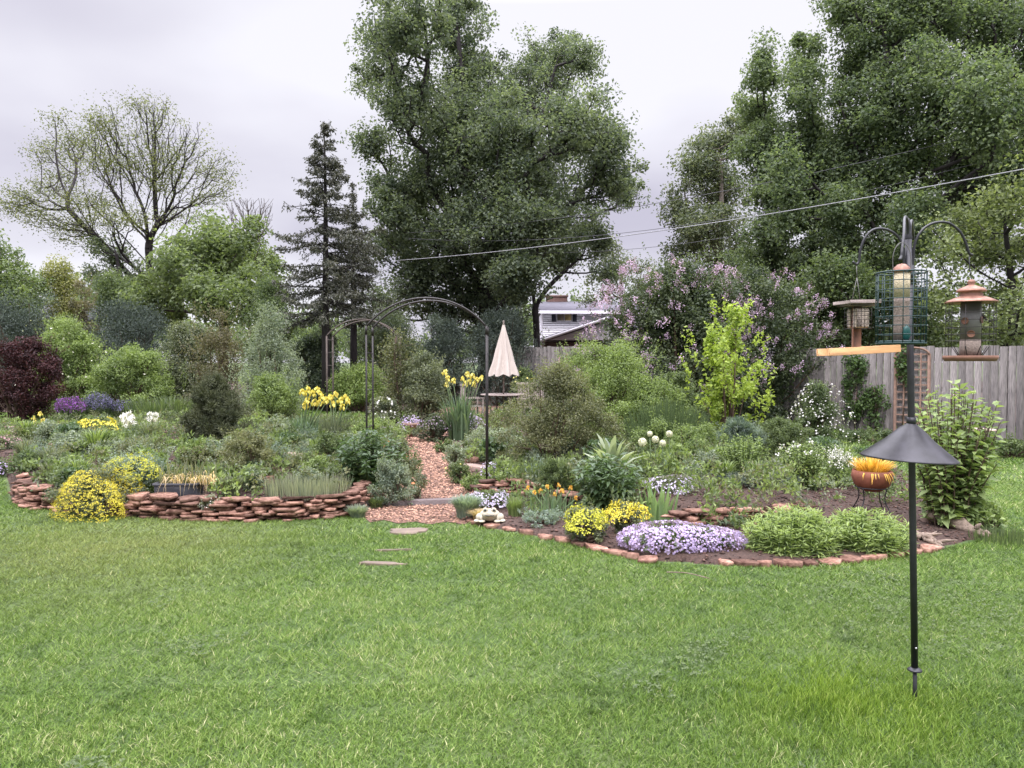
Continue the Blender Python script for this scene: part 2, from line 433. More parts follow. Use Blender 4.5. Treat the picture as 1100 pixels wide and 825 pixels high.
def frusta(mb, A, B, ra, rb, n=5):
    d = unit(B - A); ref = np.where(np.abs(d[:, 2:3]) < .9, np.array([[0., 0, 1]]), np.array([[1., 0, 0]]))
    u = unit(np.cross(d, ref)); v = np.cross(d, u); a = np.arange(n) / n * 2 * math.pi
    ring = np.cos(a)[None, :, None] * u[:, None] + np.sin(a)[None, :, None] * v[:, None]
    V = np.concatenate([A[:, None] + ring * ra[:, None, None], B[:, None] + ring * rb[:, None, None]], 1).reshape(-1, 3)
    i = np.arange(len(A))[:, None] * 2 * n
    F = np.concatenate([i + np.array([[k, (k + 1) % n, n + (k + 1) % n, n + k]]) for k in range(n)])
    mb.add(V, F, .5)
def grow(root_paths, C, r_base, r_tip=.008, bf=.3, sub=4, jit=.04, n=5):
    """branches: start from the given limb polylines, then reach every clump centre from the cheapest node"""
    nodes = []; par = []; plen = []
    def addn(p, pa):
        nodes.append(np.array(p, float)); par.append(pa)
        plen.append(0 if pa < 0 else plen[pa] + np.linalg.norm(nodes[-1] - nodes[pa])); return len(nodes) - 1
    for path in root_paths:
        P = curve(path, max(6, 5 * len(path)))
        if not nodes: cur = addn(P[0], -1)
        else: cur = int(np.argmin(np.linalg.norm(np.array(nodes) - P[0], axis=1)))
        for p in P[1:]: cur = addn(p, cur)
    limb_n = len(nodes)
    base = nodes[0]
    h = np.mean([c[2] for c in C]) - base[2]
    NA = np.array(nodes); lim0 = base[2] + .25 * h
    order = np.argsort(np.min(np.linalg.norm(C[:, None] - NA[None], axis=2), axis=1))
    buf = np.zeros((len(nodes) + len(C) * sub + 8, 3)); buf[:len(nodes)] = NA
    pl = np.zeros(len(buf)); pl[:len(nodes)] = plen
    cnt = len(nodes); parr = list(par); tips = []
    for ci in order:
        c = C[ci]
        v = c - buf[:cnt]; dist = np.linalg.norm(v, axis=1)
        cost = dist + bf * pl[:cnt] + np.where(buf[:cnt, 2] < lim0, 3.0 * h, 0) * (c[2] > lim0) + np.maximum(0, -v[:, 2]) * .6
        j = int(np.argmin(cost)); a = buf[j].copy(); D = dist[j]; cur = j
        off = rng.normal(size=3) * D * jit; off[2] -= D * .02
        for s in range(1, sub + 1):
            t = s / sub
            p = a * (1 - t) + c * t + off * math.sin(math.pi * t) + np.array([0, 0, -.05 * D * math.sin(math.pi * t)])
            buf[cnt] = p; pl[cnt] = pl[cur] + D / sub; parr.append(cur); cur = cnt; cnt += 1
        tips.append(cur)
    w = np.zeros(cnt); w[tips] = 1
    for path_i in range(cnt - 1, 0, -1):
        if w[path_i] == 0: w[path_i] = .5
        w[parr[path_i]] += w[path_i]
    e = .48
    rr = r_tip * w ** e; rr *= 1; k = (r_base / max(rr[0], 1e-6))
    rr = rr * (1 + (k - 1) * (w / w[0]) ** .45)
    rr = np.maximum(rr, r_tip * .7)
    mb = MB(); idx = np.arange(1, cnt); pa = np.array(parr[1:])
    A, B = buf[pa], buf[idx]
    d = unit(B - A)
    ra = np.minimum(rr[pa], rr[idx] * 1.5)
    frusta(mb, A - d * ra[:, None] * .12, B + d * rr[idx][:, None] * .12, ra, rr[idx], n)
    # root flare
    return mb

# ------------------------------------------------------------------ places: rays through the photograph met with the ground
_cp, _sp = math.cos(PITCH), math.sin(PITCH)
def ray(px, py):
    dx, dy = px - 550.0, 412.5 - py
    return np.array([dx, F_PX * _cp + dy * _sp, -F_PX * _sp + dy * _cp])
def P(px, py, Y):
    r = ray(px, py); return np.array([0, 0, CAM_H]) + r * (Y / r[1])
def G0(px, py):
    r = ray(px, py); return (np.array([0, 0, CAM_H]) + r * (-CAM_H / r[2]))[:2]
LB = np.array([G0(*p) for p in [(-160, 484), (-20, 492), (4, 503), (10, 522), (12, 537), (40, 546), (100, 552), (150, 556), (250, 560), (340, 558), (378, 553), (396, 543), (404, 530), (434, 518), (440, 500), (442, 480), (440, 466), (400, 462), (330, 467), (130, 467), (0, 472), (-160, 478)]])
RB = np.array([G0(*p) for p in [(500, 548), (495, 561), (545, 571), (600, 580), (660, 593), (700, 603), (780, 608), (860, 608), (940, 601), (1000, 591), (1058, 578), (1066, 566), (1015, 550), (992, 528), (975, 508), (930, 497), (905, 484), (860, 474), (800, 462), (700, 452), (540, 446), (470, 448), (477, 478), (493, 500), (505, 520)]])
PATH = np.array([G0(*p) for p in [(392, 557), (398, 562), (412, 559), (428, 563), (446, 561), (462, 564), (480, 561), (498, 564), (508, 560), (512, 520), (500, 500), (484, 474), (476, 458), (440, 458), (434, 474), (428, 500), (424, 520), (392, 532)]])
def inside_dist(poly, X, Y):
    """signed distance, positive inside"""
    X = np.asarray(X, float); Y = np.asarray(Y, float)
    d = np.full(X.shape, 1e9); ins = np.zeros(X.shape, bool); n = len(poly)
    for i in range(n):
        a, b = poly[i], poly[(i + 1) % n]; e = b - a
        t = np.clip(((X - a[0]) * e[0] + (Y - a[1]) * e[1]) / (e @ e), 0, 1)
        d = np.minimum(d, np.hypot(X - a[0] - t * e[0], Y - a[1] - t * e[1]))
        c = (a[1] > Y) != (b[1] > Y)
        ins ^= c & (X < (b[0] - a[0]) * (Y - a[1]) / (b[1] - a[1] + 1e-12) + a[0])
    return np.where(ins, d, -d)
def sm(x): x = np.clip(x, 0, 1); return x * x * (3 - 2 * x)
def bumps(X, Y, s=1.0, seed=0):
    r = np.random.default_rng(seed); v = 0
    for k in range(6):
        f = s * 1.75 ** k; a = r.uniform(0, 6.28); ph = r.uniform(0, 6.28, 2)
        v = v + np.sin(f * (X * math.cos(a) + Y * math.sin(a)) + ph[0] + 1.3 * np.sin(f * .7 * (Y * math.cos(a) - X * math.sin(a)) + ph[1])) / 1.5 ** k
    return v / 2.2
def h_left(X, Y):
    s = inside_dist(LB, X, Y)
    return np.where(s > 0, .165 * sm(s / .14) + .34 * sm((s - .3) / 3.5) + .02 * bumps(X, Y, 2, 3) * sm(s), -.06)
def h_right(X, Y):
    s = inside_dist(RB, X, Y)
    return np.where(s > 0, .045 * sm(s / .08) + (.16 * sm((s - 1.15) / .35) + .10 * sm((s - 2) / 2.5)) * (1 - .75 * sm((X - 2.9) / .5)) + .02 * bumps(X, Y, 2, 4) * sm(s), -.06)
def gh(X, Y): return np.maximum(np.maximum(h_left(X, Y), h_right(X, Y)), 0)
def G(px, py):
    """the ground point seen at a pixel of the photograph"""
    r = ray(px, py); r = r / r[1]; d = np.arange(2.2, 60, .02)
    z = CAM_H + d * r[2]; x = d * r[0]; hit = z <= gh(x, d)
    i = int(np.argmax(hit)) if hit.any() else len(d) - 1
    return np.array([x[i], d[i], float(gh(x[i], d[i]))])

# ------------------------------------------------------------------ ground, lawn, beds, path
def sheet(name, poly_or_rect, z, mat):
    me = bpy.data.meshes.new(name); pts = [(p[0], p[1], z) for p in poly_or_rect]
    me.from_pydata(pts, [], [list(range(len(pts)))]); me.materials.append(mat)
    o = bpy.data.objects.new(name, me); COL.objects.link(o); return tag(o, kind='structure')
gm, t, b = new_mat('lawn_soil')
n1 = noise(t, .5, 4); r1 = ramp(t, [(.050, .085, .024), (.085, .115, .034)], n1.outputs['Fac'], [.35, .65])
t.links.new(r1.outputs[0], b.inputs['Base Color']); b.inputs['Roughness'].default_value = .95
gnd = sheet('ground', [(-400, -60), (400, -60), (400, 700), (-400, 700)], 0, gm)
def height_mesh(name, poly, fn, mat, step=.09, z0=0.0):
    x0, y0 = poly.min(0) - .2; x1, y1 = poly.max(0) + .2
    nx, ny = int((x1 - x0) / step) + 2, int((y1 - y0) / step) + 2
    X, Y = np.meshgrid(np.linspace(x0, x1, nx), np.linspace(y0, y1, ny)); Z = fn(X, Y) + z0
    V = np.stack([X, Y, Z], -1).reshape(-1, 3); i = np.arange(nx * ny).reshape(ny, nx)
    F = np.stack([i[:-1, :-1], i[:-1, 1:], i[1:, 1:], i[1:, :-1]], -1).reshape(-1, 4)
    keep = (V[F][:, :, 2].max(1) > -.055)
    mb = MB(); mb.add(V, F[keep]); return tag(mb.build(name, mat, smooth=True), kind='structure')
height_mesh('bed_soil', LB, h_left, M['mulch'])
height_mesh('bed_soil', RB, h_right, M['mulch'])
sheet('path', PATH, .008, M['gravel'])
back_poly = [(-60, 24.5), (-14, 23.6), (-8, 24), (-6.5, 25), (-3.5, 24), (-1, 22.5), (2.5, 22.5), (4.5, 18), (9, 19), (14, 18.2), (60, 16), (60, 60), (-60, 60)]
sheet('border_soil', back_poly, .006, M['mulch'])
back_np = np.array(back_poly, float)

def lawn_mask(X, Y):
    return (inside_dist(LB, X, Y) < -.03) & (inside_dist(RB, X, Y) < -.03) & (inside_dist(PATH, X, Y) < -.02) & (inside_dist(back_np, X, Y) < 0)
STEPS = [(437, 571.5, 44, 6.5), (411, 606.5, 54, 3.2), (422, 592, 36, 1.5)]
def lawn_blades():
    mb_all = MB(); cols = []
    for (ya, yb, dens, wd, hh, K) in [(2.0, 3.7, 21000, .0030, .033, 2), (3.7, 5.2, 13000, .0042, .036, 1), (5.2, 7, 8000, .0058, .040, 1), (7, 10, 4200, .008, .042, 1), (10, 15, 1100, .016, .055, 1), (15, 25, 420, .03, .06, 1)]:
        xa = -yb * .70 - .6; xb = yb * .70 + .6
        n = int((xb - xa) * (yb - ya) * dens)
        X = rng.uniform(xa, xb, n); Y = rng.uniform(ya, yb, n)
        k = (np.abs(X) < Y * .70 + .6); X, Y = X[k], Y[k]
        m = lawn_mask(X, Y)
        # thinner over the stepping stones
        for (sx, sy, sw, sh) in STEPS:
            c = G0(sx, sy); ww = sw * c[1] / F_PX / 2; hd = sh / 2 * c[1] ** 2 / (CAM_H * F_PX)
            m &= ~((((X - c[0]) / ww) ** 2 + ((Y - c[1]) / hd) ** 2) < .85 + .5 * rng.random(len(X)))
        X, Y = X[m], Y[m]; n = len(X)
        big = bumps(X, Y, .55, 11); mid = bumps(X, Y, 3.2, 12); fine = bumps(X, Y, 13, 13)
        thin = rng.random(n) > .28 * (fine < -.35)
        X, Y, big, mid, fine = X[thin], Y[thin], big[thin], mid[thin], fine[thin]; n = len(X)
        # long, light grass round the feeder pole
        pc = G0(930, 760); lush = np.exp(-(((X - pc[0] + .05) / .6) ** 2 + ((Y - pc[1] - .0) / .4) ** 2))
        lush2 = np.exp(-(((X - 2.3) / 2.2) ** 2 + ((Y - 5.9) / .7) ** 2)) * .5
        a = 1.2 * bumps(X, Y, 9, 21) + rng.uniform(-2.9, 2.9, n)
        reach = hh * (.45 + .85 * rng.random(n))
        H = hh * (.32 + .55 * rng.random(n)) * (1 + .22 * mid + .22 * fine) * (1 + 1.3 * lush)
        D = np.stack([np.cos(a) * reach, np.sin(a) * reach, np.zeros(n)], 1)
        B = np.stack([X, Y, np.zeros(n)], 1)
        tone = .43 + .12 * big + .10 * mid + .11 * fine + rng.normal(0, .23, n) + .45 * (rng.random(n) < .012) + .10 * lush + .1 * lush2 - .22 * (bumps(X, Y, 7, 31) > .75)
        side = unit(np.stack([rng.normal(size=n), rng.normal(size=n), np.zeros(n)], 1))
        Wd = wd * rng.uniform(.7, 1.35, n)
        up = np.array([0, 0, 1.])
        if K == 2:
            mid_p = B + D * .38 + up * (H * .62)[:, None]; tip = B + D + up * H[:, None]
            V = np.stack([B - side * Wd[:, None] / 2, B + side * Wd[:, None] / 2, mid_p + side * Wd[:, None] * .45, mid_p - side * Wd[:, None] * .45, tip], 1).reshape(-1, 3)
            i = np.arange(n)[:, None] * 5; F = [i + np.array([[0, 1, 2, 3]]), i + np.array([[3, 2, 4]])]; q = 5
        else:
            tip = B + D + up * H[:, None]
            V = np.stack([B - side * Wd[:, None] / 2, B + side * Wd[:, None] / 2, tip], 1).reshape(-1, 3)
            i = np.arange(n)[:, None] * 3; F = [i + np.array([[0, 1, 2]])]; q = 3
        mb_all.add(V, F, np.repeat(np.clip(tone, 0, 1), q))
    return mb_all
gmat, t, b = new_mat('lawn_grass')
at = t.nodes.new('ShaderNodeAttribute'); at.attribute_name = 'tone'
r1 = ramp(t, [(.032, .068, .007), (.114, .205, .027), (.260, .360, .085), (.55, .54, .28)], at.outputs['Fac'], [0, .42, .82, 1])
# worn, straw-coloured patches by the left wall
tcn = t.nodes.new('ShaderNodeNewGeometry')
n2 = noise(t, .55, 3, .6, tcn.outputs['Position'])
vm = t.nodes.new('ShaderNodeVectorMath'); vm.operation = 'DISTANCE'; t.links.new(tcn.outputs['Position'], vm.inputs[0]); vm.inputs[1].default_value = (-3.6, 6.6, 0)
mr = t.nodes.new('ShaderNodeMapRange'); mr.inputs['From Min'].default_value = .3; mr.inputs['From Max'].default_value = 2.5; mr.inputs['To Min'].default_value = .6; mr.inputs['To Max'].default_value = .0
t.links.new(vm.outputs['Value'], mr.inputs['Value'])
mu = t.nodes.new('ShaderNodeMath'); mu.operation = 'MULTIPLY'; t.links.new(mr.outputs[0], mu.inputs[0]); t.links.new(n2.outputs['Fac'], mu.inputs[1])
mm0 = t.nodes.new('ShaderNodeMix'); mm0.data_type = 'RGBA'; t.links.new(mu.outputs[0], mm0.inputs[0]); t.links.new(r1.outputs[0], mm0.inputs[6]); mm0.inputs[7].default_value = (.32, .29, .11, 1)
# a well fed, yellow green flush of grass beside the feeder pole
_lc = G0(905, 745)
vm2 = t.nodes.new('ShaderNodeVectorMath'); vm2.operation = 'DISTANCE'; t.links.new(tcn.outputs['Position'], vm2.inputs[0]); vm2.inputs[1].default_value = (float(_lc[0]), float(_lc[1]), 0)
n3 = noise(t, 4, 3, .6, tcn.outputs['Position'])
mr3 = t.nodes.new('ShaderNodeMapRange'); mr3.inputs['From Min'].default_value = .1; mr3.inputs['From Max'].default_value = .75; mr3.inputs['To Min'].default_value = 1.6; mr3.inputs['To Max'].default_value = .0
t.links.new(vm2.outputs['Value'], mr3.inputs['Value'])
mu3 = t.nodes.new('ShaderNodeMath'); mu3.operation = 'MULTIPLY'; mu3.use_clamp = True; t.links.new(mr3.outputs[0], mu3.inputs[0]); t.links.new(n3.outputs['Fac'], mu3.inputs[1])
r4 = ramp(t, [(.07, .14, .012), (.20, .31, .03), (.36, .46, .08)], at.outputs['Fac'])
mm = t.nodes.new('ShaderNodeMix'); mm.data_type = 'RGBA'; t.links.new(mu3.outputs[0], mm.inputs[0]); t.links.new(mm0.outputs[2], mm.inputs[6]); t.links.new(r4.outputs[0], mm.inputs[7])
t.links.new(mm.outputs[2], b.inputs['Base Color']); b.inputs['Roughness'].default_value = .5; b.inputs['Specular IOR Level'].default_value = .25
tr = t.nodes.new('ShaderNodeBsdfTranslucent'); t.links.new(mm.outputs[2], tr.inputs[0])
ms = t.nodes.new('ShaderNodeMixShader'); ms.inputs[0].default_value = .3
t.links.new(b.outputs[0], ms.inputs[1]); t.links.new(tr.outputs[0], ms.inputs[2]); t.links.new(ms.outputs[0], t.nodes['Material Output'].inputs[0])
tag(lawn_blades().build('lawn', gmat), 'mown green lawn in front of the flower beds', 'grass', kind='stuff')

def clover():
    n = 26000; Y = rng.uniform(2.3, 8, n); X = rng.uniform(-.72, .72, n) * Y; c = G0(1010, 655)
    m = lawn_mask(X, Y) & ((bumps(X, Y, 2.1, 51) > .78) | (np.exp(-(((X - c[0]) / .9) ** 2 + ((Y - c[1]) / .8) ** 2)) > rng.random(n) * 1.1 + .15))
    X, Y = X[m], Y[m]; n = len(X); Pp = np.stack([X, Y, rng.uniform(.020, .042, n)], 1); mb = MB()
    for k in range(3):
        a = k * 2.1 + rng.uniform(-.3, .3, n); o = np.stack([np.cos(a), np.sin(a), rng.uniform(-.2, .3, n)], 1); leaves(mb, Pp + o * .007, np.array([0, 0, 1.]) + rng.normal(0, .3, (n, 3)), .013, .012, rng.normal(.5, .2, n), o)
    tag(mb.build('clover', L['mid']), 'patches of small clover leaves mixed into the lawn', 'clover', kind='stuff')
clover()
def scatter(poly, n, size, mat, name, label, cat, zoff=0.0, flat=.45):
    lo, hi = poly.min(0), poly.max(0); X = rng.uniform(lo[0], hi[0], n * 3); Y = rng.uniform(lo[1], hi[1], n * 3)
    w = np.clip((9.5 / Y) ** 2, .15, 1); k = (inside_dist(poly, X, Y) > .02) & (rng.random(len(X)) < w); X, Y = X[k][:n], Y[k][:n]; n = len(X)
    Z = gh(X, Y) + zoff; s = size * rng.uniform(.5, 1.5, n) * np.maximum(1, Y / 9)
    base = np.array([[1, 0, 0], [0, 1, 0], [-1, 0, 0], [0, -1, 0], [0, 0, 1], [0, 0, -1]], float)
    a = rng.uniform(0, 6.28, n); c, sn = np.cos(a), np.sin(a)
    V = base[None] * s[:, None, None] * np.stack([rng.uniform(.7, 1.6, n), rng.uniform(.5, 1, n), np.full(n, flat)], 1)[:, None]
    V = V + rng.normal(0, .12, V.shape) * s[:, None, None]
    V = np.stack([V[..., 0] * c[:, None] - V[..., 1] * sn[:, None], V[..., 0] * sn[:, None] + V[..., 1] * c[:, None], V[..., 2]], -1) + np.stack([X, Y, Z + s * .2], 1)[:, None]
    i = np.arange(n)[:, None] * 6
    F = np.concatenate([i + np.array([f]) for f in [[0, 1, 4], [1, 2, 4], [2, 3, 4], [3, 0, 4], [1, 0, 5], [2, 1, 5], [3, 2, 5], [0, 3, 5]]])
    mb = MB(); mb.add(V.reshape(-1, 3), F, np.repeat(rng.random(n), 6)); tag(mb.build(name, mat), label, cat, kind='stuff')
scatter(PATH, 9000, .016, M['pebble'], 'path_gravel', 'red crushed gravel loose on the garden path', 'gravel', .008)
scatter(LB, 9000, .017, M['chip'], 'bark_mulch', 'brown bark chips covering the left raised bed', 'mulch')
scatter(RB, 16000, .015, M['chip'], 'bark_mulch', 'brown bark chips covering the right bed', 'mulch')

# ------------------------------------------------------------------ stone walls and edging
def stone_wall(name, label, pts, H, course=.05, depth=.2, lean=.05, top_var=.02, slant=0.0):
    C = curve([(p[0], p[1], 0) for p in pts], 60); seg = np.linalg.norm(np.diff(C, axis=0), axis=1); S = np.concatenate([[0], np.cumsum(seg)]); tot = S[-1]
    mb = MB(); z = -.01; c = 0
    while z < H - .01:
        hc = course * rng.uniform(.8, 1.25); s = rng.uniform(-.15, 0)
        while s < tot:
            ln = rng.uniform(.11, .40); m = np.clip(s + ln / 2, 0, tot)
            p = np.array([np.interp(m, S, C[:, k]) for k in (0, 1)]); q = np.array([np.interp(min(m + .05, tot), S, C[:, k]) for k in (0, 1)]) - np.array([np.interp(max(m - .05, 0), S, C[:, k]) for k in (0, 1)])
            a = math.atan2(q[1], q[0]); nrm = np.array([-math.sin(a), math.cos(a)])
            hgt = hc * rng.uniform(.62, 1.05); off = rng.uniform(-.03, .03) + lean * z / max(H, .01)
            if rng.random() < .94:
                m_stone(mb, (p[0] + nrm[0] * off, p[1] + nrm[1] * off, z + hc / 2 + rng.uniform(-.006, .006)), (ln * 1.02, depth * rng.uniform(.8, 1.2), hgt), a + rng.uniform(-.07, .07) , float(np.clip(rng.normal(.5, .22), 0, 1)), rng.uniform(-.16, .16), n=6)
            s += ln * .97
        z += hc * .93; c += 1
    return tag(mb.build(name, M['sandstone']), label, 'stone wall')
wl = [G0(*p) for p in [(22, 529), (24, 540), (42, 546), (100, 551), (150, 555), (250, 559), (340, 557), (376, 552), (392, 541), (398, 528)]]
stone_wall('stone_wall', 'long low dry stacked red sandstone wall holding the left flower bed', wl, .20, .030)
stone_wall('stone_wall', 'short stacked red stone step beside the right foot of the arch', [G(*p)[:2] for p in [(512, 533), (540, 528), (566, 532), (592, 540), (618, 545)]], .20, .035)
stone_wall('stone_wall', 'low stack of flat red stones behind the purple phlox mat', [G(*p)[:2] for p in [(728, 566), (760, 563), (800, 560), (850, 556), (868, 550)]], .20, .03)
# flat stones edging the right bed, one by one
edge_px = [(511, 562), (528, 567), (548, 570), (566, 574), (586, 579), (604, 582), (622, 586), (640, 591), (658, 595), (676, 599), (696, 603), (780, 606), (800, 607), (822, 608), (846, 608), (870, 607), (893, 606), (915, 604), (938, 601), (960, 598), (981, 595), (1000, 591)]
protos = []
for k, (px, py) in enumerate(edge_px):
    c = G0(px, py); ln = rng.uniform(.13, .30)
    if True:
        mb = MB(); m_stone(mb, (c[0], c[1], .016), (ln, rng.uniform(.09, .17), rng.uniform(.03, .055)), 0, float(rng.uniform(.2, .95)), rng.uniform(-.1, .1), n=8); o = mb.build('edging_stone', M['sandstone'], origin=np.array([c[0], c[1], 0])); protos.append(o)
    else:
        o = copy_thing(protos[k % 5], (c[0], c[1], 0), rng.uniform(-.5, .5), scale=rng.uniform(.85, 1.2))
    nxt = G0(*edge_px[min(k + 1, len(edge_px) - 1)]) - G0(*edge_px[max(k - 1, 0)])
    o.rotation_euler = (0, 0, math.atan2(nxt[1], nxt[0]) + rng.uniform(-.2, .2))
    tag(o, 'flat red sandstone laid in the lawn edge of the right bed', 'edging stone', 'flat red stones edging the right bed')
for k, (px, py, w, h) in enumerate(STEPS):
    c = G0(px, py); ww = w * c[1] / F_PX; hd = h * c[1] ** 2 / (CAM_H * F_PX)
    mb = MB(); m_stone(mb, (c[0], c[1], .000), (ww, hd, .035), rng.uniform(-.1, .1), .5, n=12)
    tag(mb.build('stepping_stone', M['flag'], origin=np.array([c[0], c[1], 0])), ['stepping stone in the grass nearest the gravel path', 'widest stepping stone sunk in the lawn before the path', 'thin sliver of stepping stone between two others in the lawn'][k], 'stepping stone')
# timber edge across the path
a, c = G0(384, 545), G0(502, 541); mb = MB(); mid = (a + c) / 2
m_box(mb, (mid[0], mid[1], .03), (np.linalg.norm(c - a), .10, .07), math.atan2(c[1] - a[1], c[0] - a[0]))
tag(mb.build('path_timber', M['timber']), 'grey timber laid across the gravel path under the arch', 'timber')

# ------------------------------------------------------------------ plant builders
def frame(x0, x1, yt, yb=None, d=None, deep=.35):
    cx = (x0 + x1) / 2
    if d is None:
        g = G(cx, yb); W0 = (x1 - x0) * g[1] / F_PX; d = g[1] + W0 * deep
    X = P(cx, 388, d)[0]; gz = float(gh(X, d)); W = (x1 - x0) * d / F_PX; H = P(cx, yt, d)[2] - gz
    return np.array([X, d, gz]), W, max(H, .05)
def dome(n, W, D, H, bottom=.75, surf=.45, power=2.0, lump=.2, low=0.0):
    t = low + (1 - low) * rng.random(n) ** .85; a = rng.uniform(0, 2 * math.pi, n); ph = rng.uniform(0, 6.28, 3)
    w = np.maximum(1 - t ** power, 0) ** (1 / power) * (bottom + (1 - bottom) * np.minimum(1, t / .35))
    rf = rng.random(n) ** surf * (1 + lump * np.sin(2 * a + ph[0]) + lump * np.sin(3 * a + ph[1]) * .7)
    z = t * H * (1 + lump * .6 * np.sin(2 * a + ph[2]))
    return np.stack([np.cos(a) * rf * w * W / 2, np.sin(a) * rf * w * D / 2, z], 1), a
def finish(name, label, cat, root, parts, group=None):
    """parts: list of (part name, MB, material)"""
    e = empty(name, tuple(root), label, cat, group)
    for pn, mb, mat in parts:
        if mb.n: mb.build(pn, mat, e)
    return e
def shrub(name, label, cat, x0, x1, yt, yb=None, d=None, mat='mid', leaf=.035, asp=.5, dens=1.7, nc=60, cr=.16, bottom=.85, power=2.5, squash=.85,
          up=.5, along=0, depth=.85, flowers=None, lump=.2, stem='stem_brown', group=None, cap=26000, low=.0, surf=.45, tone=.5, shoots=30, wf=1.15):
    root, W, H = frame(x0, x1, yt, yb, d); W *= wf; D = W * depth; dd = root[1]
    s = math.sqrt(W * H); R0 = cr * s * rng.uniform(.7, 1.25, nc)
    C, _ = dome(nc, W - cr * s * 1.5, D - cr * s * 1.5, H - cr * s * .8, bottom, surf, power, lump, low); C = C + root + np.array([0, 0, cr * s * .25])
    lf = max(leaf, .0029 * dd)
    n = int(min(cap, dens * math.pi * W * H * .8 / (lf * lf * asp * .5))); npc = max(6, n // nc)
    fo = MB(); clump_leaves(fo, C, R0, npc, lf, asp, squash, up, along, tone)
    if shoots:
        B, a = dome(shoots, W * .9, D * .9, H * .96, bottom, .12, power, lump, .25); B = B + root
        k = np.repeat(np.arange(shoots), 14); tt = np.tile(np.linspace(0, 1, 14), shoots)
        dirv = unit(np.stack([np.cos(a) * .5, np.sin(a) * .5, np.full(shoots, 1.0)], 1) + rng.normal(0, .25, (shoots, 3)))
        Pp = B[k] + dirv[k] * (tt * .16 * s)[:, None] + rng.normal(0, lf * .3, (len(k), 3))
        leaves(fo, Pp, rng.normal(size=(len(k), 3)) + [0, 0, .6], lf * .9, lf * .9 * asp, .62 + rng.normal(0, .15, len(k)))
    st = MB(); sel = C[rng.permutation(nc)[:min(nc, 26)]]; m = len(sel)
    bs = root + np.stack([rng.uniform(-.1, .1, m) * W, rng.uniform(-.1, .1, m) * D, np.full(m, -.02)], 1)
    md = bs * .45 + sel * .55 + rng.normal(0, .03 * s, (m, 3)) ; rr = .006 + .008 * s
    frusta(st, bs, md, np.full(m, rr), np.full(m, rr * .7)); frusta(st, md, sel, np.full(m, rr * .7), np.full(m, rr * .3))
    parts = [('foliage', fo, L[mat]), ('stems', st, M[stem])]
    if flowers:
        fl = MB()
        for f in (flowers if isinstance(flowers, list) else [flowers]):
            pm, cnt, size, kind = f[:4]; rng_t = f[4] if len(f) > 4 else (.25, 1); sz = max(size, .0016 * dd)
            B, a = dome(cnt * 3, W, D, H * 1.0, bottom, .05, power, lump, 0)
            tt = B[:, 2] / H; k = (tt > rng_t[0]) & (tt < rng_t[1]); B, a = B[k][:cnt], a[k][:cnt]; m = len(B)
            out = unit(np.stack([np.cos(a), np.sin(a), B[:, 2] / H * 1.4], 1)); B = B + root + out * sz * .3
            if kind == 'disc': discs(fl, B, out + rng.normal(0, .45, (m, 3)), sz / 2 * rng.uniform(.75, 1.25, m), rng.random(m))
            elif kind == 'umbel':
                k = np.repeat(np.arange(m), 7); discs(fl, B[k] + rng.normal(0, sz * .42, (len(k), 3)) * [1, 1, .5], out[k] + rng.normal(0, .5, (len(k), 3)), sz * .2, rng.random(len(k)), 4)
            elif kind == 'panicle':
                q = 34; k = np.repeat(np.arange(m), q); u = rng.random(len(k)); ax = unit(out + [0, 0, .6])
                Pp = B[k] + ax[k] * (u * sz * .9)[:, None] + rng.normal(size=(len(k), 3)) * (sz * .34 * (1.1 - .6 * u))[:, None]
                tn = rng.normal(.5, .25, m)[k] + rng.normal(0, .15, len(k))
                leaves(fl, Pp, rng.normal(size=(len(k), 3)), max(.022, .0018 * dd), max(.02, .0017 * dd), tn)
            if len(parts) < 3 or parts[-1][2] is not PM[pm]: fl = fl
            parts.append(('blossoms', fl, PM[pm])); fl = MB()
    return finish(name, label, cat, root, parts, group)
def tuft(name, label, cat, x0, x1, yt, yb=None, d=None, mat='fescue', n=420, width=.006, arch=.5, base=.25, vary=.35, flowers=None, group=None, tone=.5, reach=.5, deep=.35, depth=.9):
    root, W, H = frame(x0, x1, yt, yb, d, deep); dd = root[1]; wd = max(width, .0013 * dd)
    a = rng.uniform(0, 6.28, n); r = np.sqrt(rng.random(n)) * base * W
    B = root + np.stack([np.cos(a) * r, np.sin(a) * r * depth, np.full(n, -.01)], 1)
    a2 = a + rng.normal(0, .5, n); rc = W * reach * rng.random(n) ** .6 * (1 - base)
    D = np.stack([np.cos(a2) * rc, np.sin(a2) * rc * depth, np.zeros(n)], 1)
    Hh = H * (1 - vary * rng.random(n)) * (1 - .35 * (rc / (W * reach)) ** 2)
    bl = MB(); blades(bl, B, D, Hh, wd * rng.uniform(.7, 1.3, n), arch, rng.normal(tone, .2, n))
    parts = [('blades', bl, L[mat])]
    if flowers: parts += flowers(root, W, H)
    return finish(name, label, cat, root, parts, group)
